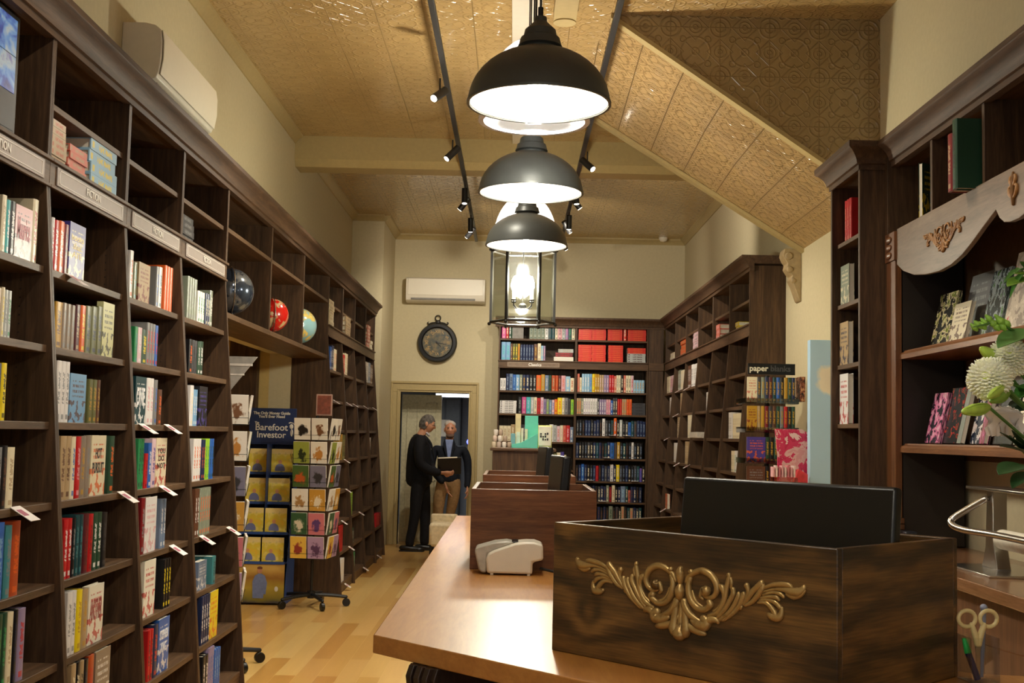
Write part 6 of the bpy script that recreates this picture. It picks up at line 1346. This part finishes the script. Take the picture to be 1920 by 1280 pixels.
def head_mesh(c, yaw, pitch, mat, parent, hair=None, bald=False, k=1.0):
    M = Matrix.Translation(c) @ Matrix.Rotation(yaw, 4, 'Z') @ Matrix.Rotation(pitch, 4, 'X') @ Matrix.Scale(k, 4)   # face looks along -y
    g = MB(); me = []
    n, m_ = 24, 18
    for j in range(m_+1):
        a = PI*j/m_; zz = -math.cos(a)*.118; rr = math.sin(a)
        for i in range(n):
            b = 2*PI*i/n; x = rr*.076*math.sin(b); y = -rr*.094*math.cos(b)
            if zz < 0: x *= 1-.28*(-zz/.118); y = y*(1-.16*(-zz/.118)) - (.012 if y < 0 else -.02*(-zz/.118))
            if y < -.05:                                   # face relief
                if abs(x) < .014 and -.04 < zz < .02: y -= .022*(1-abs(x)/.014)*(1-(zz+.04)/.06*.8)
                if .012 < abs(x) < .045 and .0 < zz < .03: y += .008
                if abs(x) < .03 and -.085 < zz < -.07: y -= .006
            me.append(M @ Vector((x, y, zz)))
    fs = [(j*n+i, j*n+(i+1) % n, (j+1)*n+(i+1) % n, (j+1)*n+i) for j in range(m_) for i in range(n)]
    g.add(me, fs)
    for s_ in (-1, 1): g.sphere(tuple(M @ Vector((s_*.078, .008, -.004))), .026*k, 10, 8, M=(Matrix.Rotation(yaw, 4, 'Z') @ Matrix.Diagonal((.35, .8, 1.2, 1))))
    g.tube([M @ Vector((0, .012, -.07)), M @ Vector((0, .022, -.13)), M @ Vector((0, .03, -.2))], [.052, .054, .062], 14, 3)
    hd = g.build('head', mat, parent, smooth=80)
    g = MB()
    for s_ in (-1, 1): g.sphere(tuple(M @ Vector((s_*.03, -.083, .012))), .009, 8, 6)
    g.build('eyes', BLK, parent, smooth=80)
    MB().tube([M @ Vector((-.024, -.086, -.052)), M @ Vector((0, -.094, -.05)), M @ Vector((.024, -.086, -.052))], [.003, .005, .003], 6).build('mouth', plain('lips', (160,96,84), .5), parent)
    g = MB()
    for s_ in (-1, 1): g.tube([M @ Vector((s_*.016, -.093, .032)), M @ Vector((s_*.044, -.082, .034))], [.004, .003], 6, 1)
    g.build('eyebrows', HAIRG, parent)
    if hair is not None:
        g = MB(); vs = []
        for j in range(10):
            a = PI/2*j/9*1.12
            for i in range(n):
                b = 2*PI*i/n; fr = -math.cos(b); lim = 1.0
                aa = a*(.62 if fr < -.55 else .8 if fr < -.1 else 1.25)
                x = math.sin(aa)*.083*math.sin(b); y = -math.sin(aa)*.102*math.cos(b)+.004; zz = math.cos(aa)*.127
                vs.append(M @ Vector((x, y, zz)))
        fs = [(j*n+i, j*n+(i+1) % n, (j+1)*n+(i+1) % n, (j+1)*n+i) for j in range(9) for i in range(n)]
        g.add(vs, fs); g.build('hair', hair, parent, smooth=80)
    return M
def hand(base, d, pal, mat, parent, curl=.8, k=1.0):
    # palm plus five separate bent fingers; d = direction of fingers, pal = palm normal
    d = Vector(d).normalized(); pal = Vector(pal).normalized(); s_ = d.cross(pal).normalized(); b = Vector(base); ch = []
    wr = tuple(b); pc = tuple(b+d*.045*k)
    g = MB(); g.tube([b-d*.03*k, b, b+d*.04*k, b+d*.08*k], [.024*k, .026*k, .036*k, .034*k], 12, 4, flat=.5, up=pal)
    for i, (o_, L) in enumerate(((-.028, .062), (-.01, .075), (.009, .07), (.026, .055))):
        p = b+d*.08*k+s_*o_*k; q1 = p+(d*math.cos(curl*.4)+pal*math.sin(curl*.4))*L*.45*k; q2 = q1+(d*math.cos(curl)+pal*math.sin(curl))*L*.32*k; q3 = q2+(d*math.cos(curl*1.6)+pal*math.sin(curl*1.6))*L*.23*k
        g.tube([p-d*.015*k, p, q1, q2, q3], [.0085*k, .009*k, .0085*k, .008*k, .006*k], 8, 2)
    p = b+d*.02*k-s_*.03*k; g.tube([p, p+(d*.7-s_*.7)*.03*k, p+(d*.95-s_*.5+pal*.4)*.055*k], [.012*k, .0105*k, .008*k], 8, 3)
    return g.build('hand', mat, parent, smooth=80)
def shoe(x, y, ang_, parent, z=0):
    M = Matrix.Translation((x, y, z)) @ Matrix.Rotation(ang_, 4, 'Z'); g = MB(); g.tube([M @ Vector(p) for p in ((0, .08, .045), (0, .02, .045), (0, -.08, .035), (0, -.15, .028), (0, -.19, .022))], [.04, .045, .043, .045, .03], 12, 4, flat=.8, up=(0, 0, 1)); g.box(-.038, -.19, 0, .038, .11, .018, 0, M); return g.build('shoe', SHOE, parent, smooth=60)
# man in the dark suit, in profile facing right
px_, py_ = -1.15, 15.45
t = thing('person', 'person in dark suit and glasses, grey hair, looking down at a black folder', 'person', (px_, py_, 0))
O = Vector((px_, py_, 0))
def J(x, y, z): return (x, y, z)
def V(*a): return tuple(a)
# local coordinates (x right, y away)
hips = (0.0-.03, 0, .93)
skin_mesh('trousers', [[(hips, (.15,.13)), ((-.03, -.09, .88), .105), ((-.06, -.1, .7), .09), ((-.07, -.1, .48), .075), ((-.1, -.1, .28), .065), ((-.13, -.1, .14), .062), ((-.13, -.1, .05), .06)],
                       [(hips, (.15,.13)), ((-.01, .09, .88), .105), ((.02, .1, .7), .092), ((.04, .1, .48), .078), ((.045, .1, .28), .068), ((.04, .1, .14), .064), ((.045, .1, .05), .062)], [(hips, (.15,.13)), ((-.035, 0, 1.05), (.14, .12))]], SUIT, t)
chest = (-.04, 0, 1.3)
skin_mesh('jacket', [[((-.04, 0, .78), (.19,.17)), ((-.04, 0, .97), (.19,.17)), ((-.05, 0, 1.12), (.175,.16)), (chest, (.185,.17)), ((-.035, 0, 1.42), (.14,.14)), ((-.01, 0, 1.49), (.075,.075))],
                     [(chest, (.185,.17)), ((-.03, -.17, 1.41), .085), ((-.03, -.235, 1.25), .078), ((-.01, -.25, 1.1), .07), ((.12, -.22, 1.02), .062), ((.25, -.17, 1.0), .052)],
                     [(chest, (.185,.17)), ((-.01, .17, 1.41), .075), ((.02, .235, 1.24), .062), ((.08, .23, 1.08), .056), ((.18, .15, .95), .05), ((.27, .06, .86), .042)]], SUIT, t)
head_mesh(O+Vector((.045, 0, 1.615)), PI/2+.1, .32, SKIN, t, HAIRG)
MB().tube([O+Vector((.045, -.04, 1.5)), O+Vector((.07, -.0, 1.47)), O+Vector((.05, .05, 1.5))], [.014, .016, .014], 8).build('shirt_collar', SHIRTW, t)
g = MB(); gm = Matrix.Translation(O+Vector((.045, 0, 1.615))) @ Matrix.Rotation(PI/2+.1, 4, 'Z') @ Matrix.Rotation(.32, 4, 'X')
for s_ in (-1, 1):
    n_ = 14; g.tube([gm @ Vector((s_*.032+.02*math.cos(2*PI*i/n_), -.1, .008+.014*math.sin(2*PI*i/n_))) for i in range(n_+1)], .002, 6, 1, cap=False); g.tube([gm @ Vector((s_*.052, -.1, .01)), gm @ Vector((s_*.08, .0, .008))], .002, 6, 1)
g.build('glasses', BLK, t)
g = MB(); [g.tube([O+Vector((.01+i*.02, s_*(.035+.0*i), 1.47-i*.03)), O+Vector((.1+i*.02, s_*.05, 1.36)), O+Vector((.155, s_*.02, 1.12))], [.02, .024, .012], 8, 4, flat=.5) for s_ in (-1, 1) for i in (0,)]; g.build('lapels', SUIT, t)
hand(O+Vector((.28, -.16, 1.0)), (1, .1, -.05), (0, .6, .4), SKIN, t, .9); hand(O+Vector((.3, .04, .83)), (.4, -.2, -1), (.6, 0, 0), SKIN, t, .5)
shoe(px_-.15, py_-.1, PI/2, t); shoe(px_+.03, py_+.1, PI/2, t)
# man in the doorway
qx, qy = -.84, 16.05
t = thing('person', 'person with beard in navy blazer, blue shirt and tan trousers standing in the doorway', 'person', (qx, qy, 0))
Q = Vector((qx, qy, 0)); K = .93
def sc_(ch): return [[(tuple(c*K for c in p), (tuple(v*K for v in r) if hasattr(r, '__len__') else r*K)) for p, r in c_] for c_ in ch]
hips = (0, 0, .93)
skin_mesh('trousers', sc_([[(hips, (.16,.13)), ((-.1, 0, .86), .105), ((-.13, -.02, .68), .095), ((-.14, -.03, .48), .075), ((-.15, -.01, .28), .062), ((-.15, .0, .08), .058)],
                       [(hips, (.16,.13)), ((.09, 0, .86), .105), ((.07, .0, .68), .09), ((.03, .04, .48), .07), ((.0, .08, .28), .06), ((-.01, .1, .08), .056)], [(hips, (.16,.13)), ((0, 0, 1.04), (.15, .12))]]), CHINO, t)
chest = (0, 0, 1.28)
skin_mesh('blazer', sc_([[((0, 0, .88), (.18,.14)), ((0, 0, 1.0), (.165,.13)), ((0, 0, 1.12), (.16,.125)), (chest, (.18,.13)), ((0, 0, 1.42), (.14,.11)), ((0, 0, 1.49), (.07,.07))],
                     [(chest, (.18,.13)), ((-.2, 0, 1.4), .075), ((-.25, -.01, 1.24), .064), ((-.25, -.05, 1.1), .058), ((-.15, -.2, 1.04), .052), ((-.05, -.28, 1.07), .044)],
                     [(chest, (.18,.13)), ((.2, 0, 1.4), .075), ((.26, .02, 1.24), .064), ((.27, .02, 1.08), .058), ((.27, -.02, .95), .05), ((.26, -.05, .84), .044)]]), SUIT2, t)
MB().prism([(-.055, 1.42), (.055, 1.42), (.018, 1.13), (-.008, 1.13)], -.152, -.14).build('shirt_front', SHIRT, t, .004, world=False)
g = MB(); [g.prism([(s_*.055, 1.44), (s_*.085, 1.36), (s_*.02, 1.14), (s_*.015, 1.17)], -.158, -.146) for s_ in (-1, 1)]; g.build('lapels', SUIT2, t, .002, world=False)
head_mesh(Q+Vector((0, -.02, 1.55)), .08, .02, plain('skin_ruddy', (190,132,102), .42, 0, .5, .04), t, None, k=.97)
g = MB(); Mh = Matrix.Translation(Q+Vector((0, -.02, 1.55))) @ Matrix.Rotation(.08, 4, 'Z')
g.sphere(tuple(Mh @ Vector((0, -.04, -.078))), .056, 16, 10, (1.0, .95, .66)); g.build('beard', plain('stubble', (110,84,70), .8), t, smooth=80)
g = MB(); g.sphere(tuple(Mh @ Vector((0, .02, .068))), .082, 18, 12, (.93, 1.02, .66)); g.build('cropped_hair', plain('pale_crop', (190,178,168), .7), t, smooth=80)
hand(Q+Vector((-.04, -.29, 1.02)), (.7, -.4, .2), (0, .3, -.6), SKIN, t, 1.0); hand(Q+Vector((.25, -.05, .79)), (0, -.05, -1), (-1, 0, 0), SKIN, t, .5)
shoe(qx-.14, qy, .1, t); shoe(qx+.0, qy+.1, -.1, t)
# black folder they look at
o = MB().box(-.15, -.012, -.12, .15, .012, .12).build('folder', plain('folder_black', (26,27,30), .4), bevel=.004); o.location = (-.8, 15.3, 1.09); o.rotation_euler = (.5, -.06, .12)
MB().box(-.14, -.014, .118, .1, .010, .124).build('paper_edge', PAPER, o, world=False)
tag(o, 'black folder held open between the two men near the doorway', 'folder')

# ================================================================== past 300 books: the smallest in the picture become one object
bpy.context.view_layer.update()
bk = [o for o in COL.objects if o.parent is None and o.name.split('.')[0] == 'book']
def shown(o):
    M = o.matrix_world; P_ = [M @ Vector(c) for c in o.bound_box]; xs_ = []; ys_ = []
    for p in P_:
        q = Vector((p.x, p.y, p.z-CH)); d = q.dot(Vector((BR.z, BD.z, BU.z)))
        if d <= .1: return 0
        xs_.append(960+F*q.dot(Vector((BR.x, BD.x, BU.x)))/d); ys_.append(640+F*q.dot(Vector((BR.y, BD.y, BU.y)))/d)
    w_ = min(max(xs_), 1920)-max(min(xs_), 0); h_ = min(max(ys_), 1280)-max(min(ys_), 0)
    if w_ <= 0 or h_ <= 0: return 0
    return w_*h_*(1 if not (640 < max(xs_) and min(xs_) > 940 and min(ys_) > 905) else .3)
bk.sort(key=shown, reverse=True)
rest = bk[296:]; V_ = []; F_ = []; MI = []; A_ = []; mats = []; sm = []
for o in rest:
    me = o.data; b0 = len(V_); M = o.matrix_world; at_ = me.attributes.get('bk')
    V_ += [tuple(M @ v.co) for v in me.vertices]; A_ += [tuple(at_.data[i].vector) if at_ else (0, 0, 0) for i in range(len(me.vertices))]
    mp = []
    for m_ in me.materials:
        if m_ not in mats: mats.append(m_)
        mp.append(mats.index(m_))
    for p in me.polygons: F_.append(tuple(b0+i for i in p.vertices)); MI.append(mp[p.material_index])
me = bpy.data.meshes.new('small_books'); me.from_pydata(V_, [], F_)
for m_ in mats: me.materials.append(m_)
me.polygons.foreach_set('material_index', MI); a = me.attributes.new('bk', 'FLOAT_VECTOR', 'POINT')
for i, v in enumerate(A_): a.data[i].vector = v
for o in rest: bpy.data.objects.remove(o)
o = bpy.data.objects.new('distant_books', me); COL.objects.link(o)
tag(o, 'remaining small distant books filling the shelves of the back and far bookcases', 'books', None, 'stuff')
